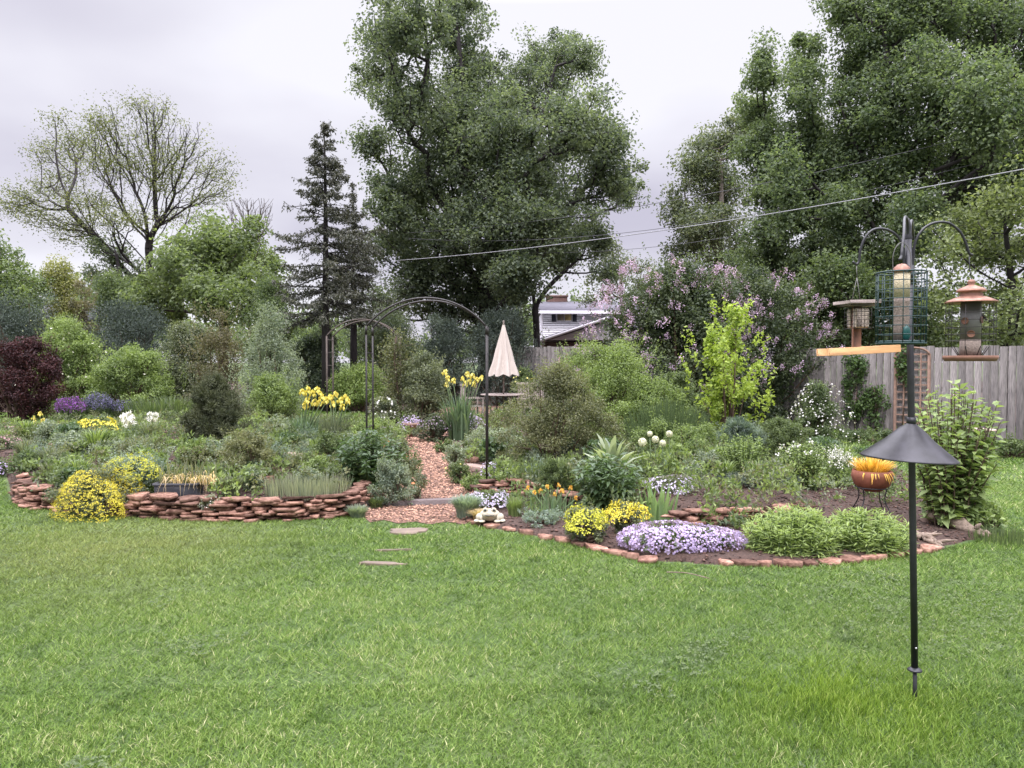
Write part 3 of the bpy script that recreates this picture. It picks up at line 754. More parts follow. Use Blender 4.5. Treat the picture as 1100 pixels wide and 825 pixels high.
def iris_flowers(pxs, pm, size, d, stem='stem_green'):
    def f(root, W, H):
        fl, st = MB(), MB()
        for (px, py) in pxs:
            c = P(px, py, d + rng.uniform(-.2, .2)); s = size
            g = np.array([root[0], root[1], root[2] - .03])
            m_tube(st, [g, (g + c) / 2 + [rng.uniform(-.02, .02), 0, 0], c - [0, 0, s * .3]], .008, 5)
            for k in range(6):
                s = size * rng.uniform(.75, 1.1); a = k * math.pi / 3 + rng.uniform(-.2, .2); o = np.array([math.cos(a), math.sin(a), 0])
                m = 5
                if k % 2: Pp = c + o * s * .28 + np.array([0, 0, -.22 * s]); A = o * .5 + np.array([0, 0, -1.]); nn = o
                else: Pp = c + o * s * .14 + np.array([0, 0, .22 * s]); A = np.array([0, 0, 1.]) - o * .25; nn = o
                Pm = Pp + rng.normal(0, s * .07, (m, 3))
                leaves(fl, Pm, nn + rng.normal(0, .35, (m, 3)), s * .5, s * .34, rng.uniform(.1, 1, m), np.tile(A, (m, 1)) + rng.normal(0, .2, (m, 3)), .3)
        return [('blossoms', fl, PM[pm]), ('flower_stems', st, M[stem])]
    return f
def spikes(name, label, cat, x0, x1, yt, yb=None, d=None, mat='grey_green', pm='lavender', n=120, frac=.45, width=.006, fsize=.02, group=None, splay=.5, leafn=10, depth=.8):
    """many upright stems, small leaves below, florets along the top"""
    root, W, H = frame(x0, x1, yt, yb, d); dd = root[1]
    a = rng.uniform(0, 6.28, n); r = np.sqrt(rng.random(n)); B = root + np.stack([np.cos(a) * r * W * .3, np.sin(a) * r * W * .3 * depth, np.full(n, -.01)], 1)
    T = root + np.stack([np.cos(a) * r * W * .48, np.sin(a) * r * W * .48 * depth, H * (1 - .3 * r ** 2) * rng.uniform(.8, 1.02, n)], 1)
    st, fo, fl = MB(), MB(), MB(); wd = max(width, .0008 * dd); frusta(st, B, T, np.full(n, wd / 2), np.full(n, wd / 3), 3)
    k = np.repeat(np.arange(n), leafn); u = rng.random(len(k)) * (1 - frac * .7); lf = max(.03, .0021 * dd)
    leaves(fo, B[k] + (T - B)[k] * u[:, None] + rng.normal(0, lf * .5, (len(k), 3)), rng.normal(size=(len(k), 3)) + [0, 0, .6], lf, lf * .35, rng.normal(.5, .2, len(k)))
    if pm:
        q = max(5, int(H * frac / max(fsize, .0016 * dd) * 1.6)); k = np.repeat(np.arange(n), q); u = 1 - frac * rng.random(len(k)); fs = max(fsize, .0017 * dd)
        leaves(fl, B[k] + (T - B)[k] * u[:, None] + rng.normal(0, fs * .35, (len(k), 3)), rng.normal(size=(len(k), 3)), fs, fs * .8, rng.normal(.5, .25, len(k)))
    return finish(name, label, cat, root, [('stems', st, M['stem_green']), ('foliage', fo, L[mat])] + ([('blossoms', fl, PM[pm])] if pm else []), group)
def leafy(name, label, cat, x0, x1, yt, yb=None, d=None, fall=.18, mat='bright', n=60, leaf=.07, asp=.35, per=24, splay=.5, droop=.25, base=.2, stem='stem_green', group=None, flowers=None, depth=.85, whorl_top=True, vary=.4, start=.15, tone=.5, tall=None):
    """several stems that carry leaves all the way up"""
    root, W, H = frame(x0, x1, yt, yb, d); dd = root[1]; lf = max(leaf, .0025 * dd)
    st, fo = MB(), MB(); a = rng.uniform(0, 6.28, n); r = np.sqrt(rng.random(n))
    B = root + np.stack([np.cos(a) * r * W * base, np.sin(a) * r * W * base * depth, np.full(n, -.01)], 1)
    hh = H * (1 - vary * r ** 1.5 * rng.random(n)) * (1 - fall * r * r)
    T = root + np.stack([np.cos(a) * r * (W * splay), np.sin(a) * r * W * splay * depth, hh], 1)
    Mi = (B + T) / 2 + np.stack([-np.cos(a) * r * W * .06, -np.sin(a) * r * W * .06, np.zeros(n)], 1)
    rr = .0035 + .004 * H; frusta(st, B, Mi, np.full(n, rr), np.full(n, rr * .8), 4); frusta(st, Mi, T, np.full(n, rr * .8), np.full(n, rr * .4), 4)
    k = np.repeat(np.arange(n), per); u = np.tile(np.linspace(start, 1, per), n) + rng.normal(0, .015, n * per); u = np.clip(u, start, 1.02)
    Pb = np.where((u < .5)[:, None], B[k] + (Mi - B)[k] * (u * 2)[:, None], Mi[k] + (T - Mi)[k] * (u * 2 - 1)[:, None])
    an = np.tile(np.arange(per) * 2.4, n) + np.repeat(rng.uniform(0, 6.28, n), per)
    o = np.stack([np.cos(an), np.sin(an), np.zeros(len(k))], 1)
    A = o + np.array([0, 0, .5 - droop * 1.6]) + (u[:, None] > .93) * np.array([0, 0, .5]) + rng.normal(0, .22, (len(k), 3)); A = unit(A)
    Ls = lf * rng.uniform(.7, 1.25, len(k)) * (1.05 - .35 * u)
    leaves(fo, Pb + A * Ls[:, None] * .5, np.array([0, 0, 1.]) - A * .2 + rng.normal(0, .35, (len(k), 3)), Ls, Ls * asp, tone + rng.normal(0, .18, len(k)) + .1 * (u - .5), A)
    parts = [('stems', st, M[stem]), ('foliage', fo, L[mat])]
    if flowers:
        fl = MB(); pm, cnt, size = flowers; idx = rng.permutation(n)[:cnt]; m = len(idx); k = np.repeat(idx, 6)
        discs(fl, T[k] + rng.normal(0, size * .5, (len(k), 3)), rng.normal(size=(len(k), 3)) + [0, -.3, .8], size * .35, rng.random(len(k)))
        parts.append(('blossoms', fl, PM[pm]))
    return finish(name, label, cat, root, parts, group)
def tree(name, label, d, base, lobes, mat, limbs, nc=200, npc=120, cr=.6, leaf=.1, asp=.55, trunk_r=.3, bark='bark', twig=.010, dscale=.9, squash=.8, up=.6, along=0, spread=1., bf=.4, cat='tree', group=None, tone=.45, dvar=.35, vert=0.0, second=None):
    lobes = [(l[0], l[1], l[2] * (1 - vert), l[3] * (1 + vert * 1.3)) + tuple(l[4:]) for l in lobes]
    A = np.array([l[2] * l[3] for l in lobes], float); A /= A.sum(); C = []
    crown_w = (max(l[0] + l[2] for l in lobes) - min(l[0] - l[2] for l in lobes)) * d / F_PX
    offs = rng.normal(0, crown_w * .5 * dvar, len(lobes)); offs = np.clip(offs, -crown_w * .4, crown_w * .4)
    bare = []
    for li, l in enumerate(lobes):
        m = max(2, int(round(nc * A[li]))); bare.append((l[4] if len(l) > 4 else 1.0, m)); v = unit(rng.normal(size=(m, 3))) * (rng.random(m) ** .5 * rng.uniform(.8, 1.22, m))[:, None]
        for q in v:
            Y = d + offs[li] + q[1] * l[2] * d / F_PX * dscale
            C.append(P(l[0] + q[0] * l[2], l[1] + q[2] * l[3], Y))
    C = np.array(C); keepf = np.concatenate([np.full(m_, f_) for f_, m_ in bare]); keepf = keepf[C[:, 2] > .3]; C = C[C[:, 2] > .3]
    root = P(base[0], 388, d); root[2] = gh(root[0], d)
    paths = []
    for k, lb in enumerate(limbs):
        pts = [P(x[0], x[1], d + (x[2] if len(x) > 2 else 0)) for x in lb]
        if k == 0: pts = [root - [0, 0, .1]] + pts
        paths.append(pts)
    tr = grow(paths, C, trunk_r, twig, bf)
    e = empty(name, tuple(root), label, cat, group)
    tr.build('trunk', M[bark], e)
    tr_all = C; C = C[rng.random(len(C)) < keepf]
    fo = MB(); clump_leaves(fo, C, cr * rng.uniform(.45, 1.45, len(C)), npc, leaf, asp, squash, up, along, tone, spread)
    fo.build('crown', L[mat], e)
    if second:
        fl = second(C, d); fl[1].build(fl[0], fl[2], e)
    return e

# ------------------------------------------------------------------ far wood, houses
def woodland():
    n = 900; a = rng.uniform(R(-48), R(48), n); d = rng.uniform(62, 95, n)
    C = np.stack([np.sin(a) * d, np.cos(a) * d, rng.uniform(.5, 1, n) ** .7 * (5.2 + 1.6 * np.sin(a * 9) + 1.2 * np.sin(a * 23 + 1))], 1)
    mb = MB(); clump_leaves(mb, C, 1.9, 60, .42, .6, .8, .5)
    tag(mb.build('far_woodland', L['mid_tree']), 'far belt of green trees seen low between the garden trees', 'woodland', kind='stuff')
woodland()

def gable(mb, x0, x1, y0, y1, z0, zr, along_x=True, t=.12, over=.4):
    """a gabled roof of two sloping slabs"""
    if along_x:
        ym = (y0 + y1) / 2; q = [[(x0 - over, y0 - over, z0), (x1 + over, y0 - over, z0), (x1 + over, ym, zr), (x0 - over, ym, zr)], [(x0 - over, y1 + over, z0), (x1 + over, y1 + over, z0), (x1 + over, ym, zr), (x0 - over, ym, zr)]]
    else:
        xm = (x0 + x1) / 2; q = [[(x0 - over, y0 - over, z0), (x0 - over, y1 + over, z0), (xm, y1 + over, zr), (xm, y0 - over, zr)], [(x1 + over, y0 - over, z0), (x1 + over, y1 + over, z0), (xm, y1 + over, zr), (xm, y0 - over, zr)]]
    for s in q:
        V = np.array(s + [(a, b_, c - t) for a, b_, c in s]); mb.add(V, np.array([[0, 1, 2, 3], [7, 6, 5, 4], [0, 4, 5, 1], [1, 5, 6, 2], [2, 6, 7, 3], [3, 7, 4, 0]]))
def window(root, cx, y, cz, w, h, panes, fm='trim'):
    fr = MB(); f = .07
    for sx in (-1, 1): m_box(fr, (cx + sx * w / 2, y - .05, cz), (f, .1, h + f))
    for sz in (-1, 1): m_box(fr, (cx, y - .051, cz + sz * h / 2), (w - f, .1, f))
    m_box(fr, (cx, y - .052, cz), (.05, .09, h - f))
    fo = fr.build('window', M[fm], root)
    k = len(panes)
    for i, pm in enumerate(panes):
        pb = MB(); m_box(pb, (cx - w / 2 + w * (i + .5) / k, y - .02, cz), (w / k - .05, .03, h - .03)); o = pb.build('pane', M[pm], None, origin=np.array(root.location)); o.parent = fo; o.location = (0, 0, 0)
def house():
    d = 50.; p = P(620, 388, d); X0 = P(583, 388, d)[0]; X1 = P(700, 388, d)[0]
    z = lambda py: P(600, py, d)[2]
    e = empty('house', ((X0 + X1) / 2, d, 0), 'white two storey house with grey roof seen past the big tree', 'house')
    w = MB(); ze = z(334); zb = z(367)
    nb = 14
    for k in range(nb):                               # lapped siding boards
        zz = zb + (ze - zb) * (k + .5) / nb; m_box(w, ((X0 + X1) / 2, d + 4, zz), (X1 - X0, 8 - .02 * (k % 2), (ze - zb) / nb + .001 * (k % 2)), 0, .5, ((1, 0, 0), 0))
    w.build('siding', M['siding'], e)
    b1 = MB(); m_box(b1, ((X0 + X1) / 2, d + 4.02, zb / 2), (X1 - X0 - .1, 7.9, zb)); b1.build('brick_wall', M['brick'], e)
    rf = MB(); gable(rf, X0, X1, d, d + 8, ze, z(322) + .2, True, .16, .45); ro = rf.build('roof', M['shingle'], e)
    c = MB(); cx = P(592, 388, d)[0]; m_box(c, (cx + .6, d + 4.2, z(322) + .0), (1.5, .7, 1.1)); m_box(c, (cx + .6, d + 4.2, z(322) + .58), (1.62, .82, .1)); co = c.build('chimney', M['brick'], None, origin=np.array(e.location)); co.parent = ro; co.location = (0, 0, 0)
    fa = MB(); m_box(fa, ((X0 + X1) / 2, d - .5, ze - .12), (X1 - X0 + .9, .06, .22)); fa.build('fascia', M['trim'], e)
    wx = P(606, 388, d)[0]; window(e, wx, d, z(339.5), .99, .68, ['curtain_tan', 'curtain_yellow'])
    for sx in (-1, 1):
        s = MB(); m_box(s, (wx + sx * .69, d - .05, z(339.5)), (.28, .05, .74)); s.build('shutter', M['shutter'], e)
    wx2 = P(665, 388, d)[0]; window(e, wx2, d, z(339.5), .99, .68, ['curtain_tan', 'curtain_tan'])
    # lower wing with its gable towards the garden
    y0, y1 = d - 6, d - .1; d2 = d - 6; xa = P(584, 388, d2)[0]; xb = P(720, 388, d2)[0]; z2 = lambda py: P(600, py, d2)[2]; zl = z2(365); zr = zl + (xb - xa) / 2 * .36
    rf = MB(); gable(rf, xa, xb, y0, y1, zl, zr, False, .18, .45); rf.build('wing_roof', M['shingle'], e)
    xm = (xa + xb) / 2
    g = MB(); g.add([(xa + .3, y0, zl - .02), (xb - .3, y0, zl - .02), (xm, y0, zr - .25), (xa + .3, y0 + .1, zl - .02), (xb - .3, y0 + .1, zl - .02), (xm, y0 + .1, zr - .25)], [np.array([[0, 1, 2], [5, 4, 3]]), np.array([[0, 3, 4, 1], [1, 4, 5, 2], [2, 5, 3, 0]])]); g.build('gable_end', M['siding'], e)
    ww = MB(); m_box(ww, (xm, y0 + 2.9, zl / 2 - .05), (xb - xa - .2, 5.4, zl - .12)); ww.build('wing_wall', M['brick'], e)
    gt = MB(); m_tube(gt, [(xa - .3, y0 - .55, zl - .1), (xm, y0 - .55, zr - .08)], .09, 6); m_tube(gt, [(xa - .3, y0 - .5, zl - .15), (xa + .1, y0 - .1, zl - .9), (xa + .1, y0 - .1, .2)], .05, 6); gt.build('gutter', M['trim'], e)
house()
def low_house():
    d = 42.; xa, xb = P(18, 388, d)[0], P(98, 388, d)[0]; ze, zr = P(50, 343, d)[2], P(50, 322, d)[2]
    e = empty('house', ((xa + xb) / 2, d + 3, 0), 'low house of which only the grey roof shows above the left bushes', 'house')
    r_ = MB(); gable(r_, xa, xb, d, d + 7, ze, zr, True, .15, .4); r_.build('roof', M['shingle'], e)
    w = MB(); m_box(w, ((xa + xb) / 2, d + 3.5, ze / 2 - .1), (xb - xa - .3, 6.6, ze - .2)); w.build('wall', M['trim'], e)
low_house()

# ------------------------------------------------------------------ fences
def fence(name, label, a, b_, h0, h1, bw=.14, post_every=2.4, behind=True):
    a, b_ = np.array(a, float), np.array(b_, float); v = b_ - a; ln = np.linalg.norm(v); u = v / ln; ang = math.atan2(u[1], u[0]); nrm = np.array([-u[1], u[0]])
    if nrm[1] < 0: nrm = -nrm
    e = empty(name, (*(a + b_) / 2, 0), label, 'fence'); mb = MB(); n = int(ln / (bw + .006))
    for k in range(n):
        s = (k + .5) * ln / n; c = a + u * s; h = (h0 + (h1 - h0) * s / ln) + rng.normal(0, .012); w = bw * rng.uniform(.93, 1.03)
        m_box(mb, (c[0], c[1] + rng.uniform(-.006, .006), h / 2 + .02), (w, .018, h - .04), ang + rng.normal(0, .02), float(np.clip(rng.normal(.5, .3), 0, 1)), ((0, 1, 0), rng.normal(0, .004)))
    mb.build('boards', M['fence'], e)
    for z in (.35, h0 * .53, h0 - .25):
        r_ = MB(); m = (a + b_) / 2 + nrm * .045; m_box(r_, (m[0], m[1], z + (h1 - h0) / 2), (ln, .04, .09), ang); r_.build('rail', M['fence_dark'], e)
    q = int(ln / post_every) + 1
    for k in range(q):
        c = a + u * ln * k / max(q - 1, 1) + nrm * .115; p = MB(); m_box(p, (c[0], c[1], (h0 + .05) / 2), (.09, .09, h0 + .05), ang); p.build('post', M['fence_dark'], e)
    return e
fa, fb = P(835, 388, 18.6)[:2], P(1130, 388, 14.4)[:2]
fb2 = fb + (fb - fa) * .4
fence('board_fence', 'weathered grey board fence along the right side behind the bird feeders', fa, fb2, 1.88, 1.92)
fence('board_fence', 'dark grey board fence in the distance below the white house', P(545, 388, 28)[:2], P(720, 388, 27.2)[:2], 2.12, 2.12)

# ------------------------------------------------------------------ trees, far to near
tree('elm_tree', 'huge spreading elm tree with dark crown in the middle of the photo', 33, (520,),
     [(540, 150, 56, 56), (500, 130, 50, 50), (560, 240, 60, 44), (460, 235, 44, 40), (440, 25, 46, 42), (492, 18, 38, 42), (408, 62, 28, 30), (440, 110, 42, 38), (395, 88, 14, 14), (505, 75, 38, 45), (600, 62, 44, 34), (565, 100, 50, 40), (625, 62, 18, 22), (622, 130, 46, 38), (650, 178, 38, 38), (575, 185, 60, 50), (485, 165, 48, 50), (610, 232, 42, 22), (520, 240, 62, 45), (445, 190, 34, 34), (402, 155, 22, 24), (412, 205, 22, 26), (480, 285, 50, 36), (600, 268, 50, 28), (520, 325, 52, 34), (560, 290, 30, 26), (668, 205, 20, 26), (430, 250, 26, 26), (475, 335, 30, 24), (450, 300, 34, 30), (415, 265, 20, 26), (418, 322, 26, 24), (420, 228, 20, 20), (655, 150, 18, 24)], 'elm',
     [[(522, 350), (517, 290), (497, 200, 1), (470, 110), (452, 40)], [(517, 300), (545, 220, -1), (580, 130), (600, 60)], [(520, 330), (590, 250, 1), (645, 180)], [(514, 300), (450, 240, -1), (405, 165)], [(505, 230), (500, 120), (490, 20)]],
     nc=1900, npc=95, cr=.62, leaf=.14, asp=.58, trunk_r=.34, twig=.016, bark='bark_near_black')
tree('leaning_tree', 'second dark trunk with a small crown leaning right beside the white house', 31, (578,),
     [(542, 345, 32, 32), (550, 300, 30, 22), (585, 270, 40, 16), (640, 262, 22, 20), (655, 290, 14, 14), (520, 370, 30, 14)], 'elm', [[(577, 370), (574, 325), (566, 285)], [(575, 330), (592, 305), (625, 275, 1)]], nc=130, npc=120, cr=.6, leaf=.13, trunk_r=.20, bark='bark_near_black')
tree('locust_tree', 'open rounded tree with bare dark limbs and thin leaves at far left', 38, (158,),
     [(18, 222, 26, 12), (40, 232, 30, 10), (28, 210, 30, 14), (75, 250, 26, 14), (60, 195, 32, 20), (45, 165, 18, 14), (80, 155, 36, 24), (62, 128, 14, 10), (110, 130, 26, 22), (120, 172, 36, 32), (150, 115, 22, 14, .6), (172, 122, 26, 18, .3), (198, 152, 28, 26, .2), (228, 182, 24, 24, .75), (165, 150, 26, 24, .5), (175, 185, 36, 30), (95, 218, 44, 16), (222, 212, 26, 10), (135, 235, 36, 16), (88, 240, 26, 12), (190, 232, 30, 10), (244, 205, 8, 14)], 'locust',
     [[(161, 300), (160, 262), (170, 238), (178, 205, 1), (190, 170), (205, 140)], [(165, 250), (188, 222, -1), (215, 198), (240, 192)], [(160, 262), (150, 236, 1), (143, 200), (138, 160), (130, 125)], [(150, 236), (128, 205, -1), (105, 170), (72, 145)], [(168, 240), (166, 200), (167, 150, 1), (165, 112)], [(148, 300, 1), (130, 265, -1), (100, 235, -1), (65, 222), (25, 212)], [(130, 265, -1), (118, 240, -2), (90, 215, -1)], [(160, 262), (152, 220, -1), (120, 160)]],
     nc=1400, npc=16, cr=.8, leaf=.125, asp=.42, trunk_r=.26, twig=.008, bark='bark_near_black', spread=1.1, squash=.6, bf=.75, dvar=.25)
tree('ivy_clad_tree', 'dark tree thick with leaves round the foot of the bare limbed tree', 37, (128,),
     [(125, 278, 22, 26), (108, 262, 18, 18), (140, 300, 26, 26), (118, 315, 34, 20), (95, 290, 14, 14)], 'elm', [[(130, 320), (126, 280), (118, 250)]], nc=70, npc=80, cr=.55, leaf=.13, trunk_r=.3, bark='bark_near_black')
tree('catalpa_tree', 'broad bright green tree left of the dark spruce', 30, (238,),
     [(245, 255, 34, 20), (205, 268, 26, 20), (270, 275, 32, 24), (235, 285, 44, 26), (190, 300, 36, 24), (165, 318, 26, 18), (285, 305, 28, 28), (235, 322, 50, 28), (262, 240, 18, 10), (225, 244, 16, 8), (182, 282, 18, 12), (180, 335, 36, 18)], 'mid_tree',
     [[(240, 360), (240, 310), (243, 265)], [(240, 320), (205, 300), (175, 290)], [(240, 320), (268, 290), (280, 262)]], nc=230, npc=125, cr=.62, leaf=.15, asp=.62, trunk_r=.2, tone=.75)
def twiggy(label, x, y0, d, w, h, n=26):
    root = P(x, 388, d); root[2] = 0; e = empty('bare_tree', tuple(root), label, 'tree')
    C = np.array([P(x + rng.uniform(-w, w), y0 + rng.uniform(0, h), d + rng.uniform(-.8, .8)) for _ in range(n * 3)])
    grow([[root, P(x, y0 + h + 40, d), P(x, y0 + h, d)]], C, .07, .007, .8).build('trunk', M['bark'], e)
twiggy('small bare tree whose pale twigs poke above the green tree left of the spruce', 268, 212, 33, 26, 40, 90)
tree('pale_tree', 'pale small tree far off between the elm and the lilac', 40, (668,), [(665, 275, 20, 22), (650, 300, 22, 22), (690, 300, 26, 22), (640, 320, 16, 14)], 'pale_tree', [[(668, 330), (667, 280)]], nc=70, npc=60, cr=.55, leaf=.14, trunk_r=.12)
tree('left_edge_tree', 'leafy green tree cut by the left edge of the photo', 30, (5,), [(-10, 285, 30, 24), (20, 300, 26, 20), (-30, 260, 30, 30), (38, 312, 22, 14), (0, 320, 40, 20)], 'bright_tree', [[(4, 350), (0, 300), (-10, 270)]], nc=110, npc=90, cr=.5, leaf=.12, trunk_r=.14)

# right hand trees
tree('pale_cottonwood', 'greyish pale green tree at the left of the right hand group of trees', 29, (770,),
     [(768, 160, 26, 22), (748, 185, 26, 20), (775, 200, 36, 26), (738, 235, 20, 20), (765, 245, 40, 28), (735, 265, 20, 16), (790, 282, 44, 30), (795, 140, 16, 30), (722, 215, 10, 14)], 'pale_tree',
     [[(772, 330), (774, 270), (775, 200), (772, 160)], [(774, 280), (752, 240), (738, 222)]], nc=260, npc=110, cr=.55, leaf=.12, trunk_r=.18, bark='bark_pale', tone=.42)
tree('aspen_tree', 'slim upright tree with a pointed top, leftmost of the dark ones on the right', 25, (833,),
     [(820, 60, 10, 22), (818, 88, 18, 20), (812, 118, 24, 20), (824, 150, 26, 26), (806, 165, 20, 16), (826, 200, 32, 32), (830, 255, 36, 36), (834, 310, 40, 34), (805, 290, 26, 22)], 'cotton',
     [[(838, 320), (828, 240), (824, 170), (820, 90), (820, 50)]], nc=280, npc=125, cr=.45, leaf=.11, trunk_r=.13, tone=.5, bark='bark_near_black')
tree('aspen_tree', 'slim upright tree just right of the pointed one, its top a little higher', 24, (872,),
     [(866, 50, 16, 18), (858, 75, 20, 16), (868, 96, 26, 22), (872, 135, 30, 30), (885, 180, 30, 34), (862, 170, 26, 26), (872, 225, 38, 36), (884, 285, 40, 40), (870, 330, 44, 34)], 'cotton',
     [[(876, 330), (872, 240), (870, 150), (866, 70)]], nc=320, npc=125, cr=.45, leaf=.11, trunk_r=.13, bark='bark_near_black')
tree('tall_cottonwood', 'tallest tree of the right hand group, its dark trunk rising behind the feeder pole', 22, (976,),
     [(902, 165, 26, 34), (905, 225, 30, 34), (845, 200, 24, 40), (905, 5, 34, 36), (950, 30, 48, 48), (1000, 5, 46, 46), (1060, 25, 56, 50), (1115, 60, 40, 60), (915, 75, 22, 26), (945, 105, 42, 36), (1000, 95, 48, 44), (1065, 115, 52, 48), (925, 165, 32, 32), (968, 170, 46, 38), (1035, 185, 54, 42), (1100, 180, 50, 50), (930, 225, 34, 32), (985, 240, 42, 34), (1050, 245, 52, 34), (905, 120, 14, 18), (900, 270, 30, 30), (950, 290, 46, 30)], 'cotton',
     [[(976, 330), (974, 270), (962, 200), (955, 120), (950, 30)], [(974, 280), (988, 220), (1000, 140), (1005, 20)], [(990, 210), (1030, 160), (1065, 90)], [(964, 205), (925, 165), (905, 120)], [(975, 260), (1020, 215), (1085, 150), (1120, 100)]],
     nc=1500, npc=100, cr=.48, leaf=.105, asp=.6, trunk_r=.17, twig=.011, bark='bark_near_black', dvar=.28, vert=.2)
tree('linden_tree', 'light leaved tree hanging over the fence at the right edge behind the copper feeder', 17.5, (1085,),
     [(1035, 235, 26, 18), (1080, 215, 32, 26), (1125, 200, 40, 40), (1018, 270, 20, 16), (1055, 270, 36, 24), (1110, 270, 40, 34), (1022, 315, 28, 26), (1070, 320, 40, 26), (1120, 330, 40, 36), (1035, 355, 36, 16), (1085, 362, 40, 16), (1000, 245, 8, 8)], 'linden',
     [[(1088, 330), (1085, 290), (1078, 230)], [(1086, 310), (1050, 290), (1020, 262)], [(1087, 330), (1045, 322), (1012, 318)]], nc=250, npc=60, cr=.36, leaf=.095, asp=.6, trunk_r=.11, twig=.008, bark='bark_near_black', tone=.5, spread=1.15)
tree('ash_tree', 'dense green undergrowth tree behind the board fence left of the feeders', 20, (915,),
     [(905, 300, 34, 26), (945, 320, 34, 24), (890, 345, 36, 26), (930, 360, 40, 20), (985, 330, 34, 24), (990, 362, 34, 18), (860, 330, 22, 26)], 'mid_tree', [[(915, 360), (912, 310)], [(914, 350), (950, 330), (985, 325)]], nc=300, npc=110, cr=.45, leaf=.10, trunk_r=.12, tone=.42)

# spruces
def spruce(label, x, ytop, ybot, d, spread_px, n_whorl=30, bark='bark_near_black', bare=0):
    root = P(x, 388, d); root[2] = 0; H = P(x, ytop, d)[2]; z0 = P(x, ybot, d)[2]; Wm = spread_px * d / F_PX
    e = empty('spruce_tree', tuple(root), label, 'tree'); tr = MB()
    m_tube(tr, [root + [0, 0, -.1], root + [0, 0, H * .3], root + [.03, 0, H * .7], root + [0, 0, H]], [.15, .12, .065, .012], 8)
    A, B, RA, RB_, LP, LA, LT = [], [], [], [], [], [], []
    for w in range(n_whorl):
        t = (w + rng.uniform(0, .6)) / n_whorl; z = H - (H - z0) * t ** .92
        for k in range(rng.integers(3, 8)):
            z = H - (H - z0) * min(1, max(.02, (w + rng.uniform(-.6, 1.2)) / n_whorl)) ** .92
            a = rng.uniform(0, 6.28); Lb = Wm * (.10 + .90 * min(1, t * 1.6)) * rng.uniform(.3, 1.25)
            o = np.array([math.cos(a), math.sin(a), 0]); dr = rng.uniform(-.35, .2); seg = 6; p = root + [0, 0, z]; pts = [p]
            for s in range(1, seg + 1):
                u = s / seg; pts.append(p + o * Lb * u + np.array([0, 0, Lb * (dr * u - .42 * u * u + .34 * u ** 3 + (.25 * (1 - t) * u))]))
            pts = np.array(pts); A.append(pts[:-1]); B.append(pts[1:]); r0 = .006 + .02 * Lb / 1.6
            RA.append(np.linspace(r0, r0 * .3, seg)); RB_.append(np.linspace(r0 * .85, r0 * .2, seg))
            q = int(50 * Lb / 1.2 * (1.25 if rng.random() > .35 else .25)); u = .12 + .9 * rng.random(q) ** .75
            pp = np.stack([np.interp(u * seg, range(seg + 1), pts[:, c]) for c in range(3)], 1)
            sd = np.array([-o[1], o[0], 0]); sgn = rng.choice([-1, 1], q)
            tw = (sd[None] * sgn[:, None] * .8 + o[None] * .55 + np.array([0, 0, -.55]) + rng.normal(0, .5, (q, 3)))
            tl = rng.uniform(.04, .30, q) * (1.1 - u * .7) * min(1.3, Lb)
            for c in range(3):
                LP.append(pp + unit(tw) * (tl * (c + .3) / 2.2)[:, None] + rng.normal(0, .04, (q, 3))); LA.append(tw + rng.normal(0, .5, tw.shape)); LT.append(rng.normal(.45, .2, q) + .1 * (u - .5))
    frusta(tr, np.concatenate(A), np.concatenate(B), np.concatenate(RA), np.concatenate(RB_), 4)
    tr.build('trunk', M[bark], e); fo = MB(); LPa = np.concatenate(LP); LAa = np.concatenate(LA)
    leaves(fo, LPa, rng.normal(size=LPa.shape) + [0, 0, .8], rng.uniform(.08, .14, len(LPa)), .042, np.concatenate(LT), LAa); fo.build('crown', L['spruce'], e)
spruce('dark tall spruce with a reddish trunk left of the great elm', 350, 130, 345, 24, 56, 46)
spruce('second dark spruce half hidden behind the first one, nearer the elm', 380, 195, 345, 26.5, 34, 34)

# ------------------------------------------------------------------ overhead cables
def cable(label, a, b_, sag, r_, mat, n=24):
    a, b_ = np.array(a), np.array(b_); t = np.linspace(0, 1, n); p = a + (b_ - a) * t[:, None]; p[:, 2] -= sag * 4 * t * (1 - t)
    mb = MB(); m_tube(mb, p, r_, 5); tag(mb.build('overhead_cable', M[mat], origin=p[n // 2]), label, 'cable')
cable('thick pale overhead cable sloping down from the right edge to the elm', P(1140, 174, 15), P(425, 280, 27), .25, .012, 'cable')
cable('thin overhead wire, topmost on the right, passing in front of the elm', P(1140, 122, 19), P(440, 250, 30), .5, .010, 'cable_dark')
cable('thin overhead wire just below the topmost one', P(1140, 150, 19), P(440, 256, 30), .9, .009, 'cable_dark')
cable('faint thin overhead wire sagging lowest of the thin ones', P(1140, 160, 21), P(455, 262, 31), 1.3, .008, 'cable_dark')

# ------------------------------------------------------------------ shrubs along the back
S, T_, SP, LF = shrub, tuft, spikes, leafy
S('barberry_bush', 'deep burgundy leaved bush at the left edge', 'bush', -20, 62, 368, d=20.5, mat='barberry', leaf=.04, nc=110, cr=.11, dens=2.1, shoots=60, power=3)
S('yellow_green_bush', 'yellow green bush with pale flowers above the burgundy bush', 'bush', 26, 116, 345, d=23.5, mat='bright', leaf=.05, nc=100, cr=.11, dens=2, shoots=40, flowers=('cream', 70, .07, 'disc'), tone=.6)
S('yellow_green_bush', 'lower yellow green bush right of the burgundy bush, above the lavender flowers', 'bush', 92, 196, 374, d=22.5, mat='bright', leaf=.055, nc=100, cr=.12, dens=2, shoots=60, flowers=('cream', 25, .06, 'disc'), tone=.6)
S('juniper_bush', 'blue grey juniper at the left edge under the trees', 'juniper', -40, 74, 318, d=27, mat='juniper', leaf=.10, asp=.22, along=1.2, nc=110, cr=.13, dens=2.6, power=3, lump=.2)
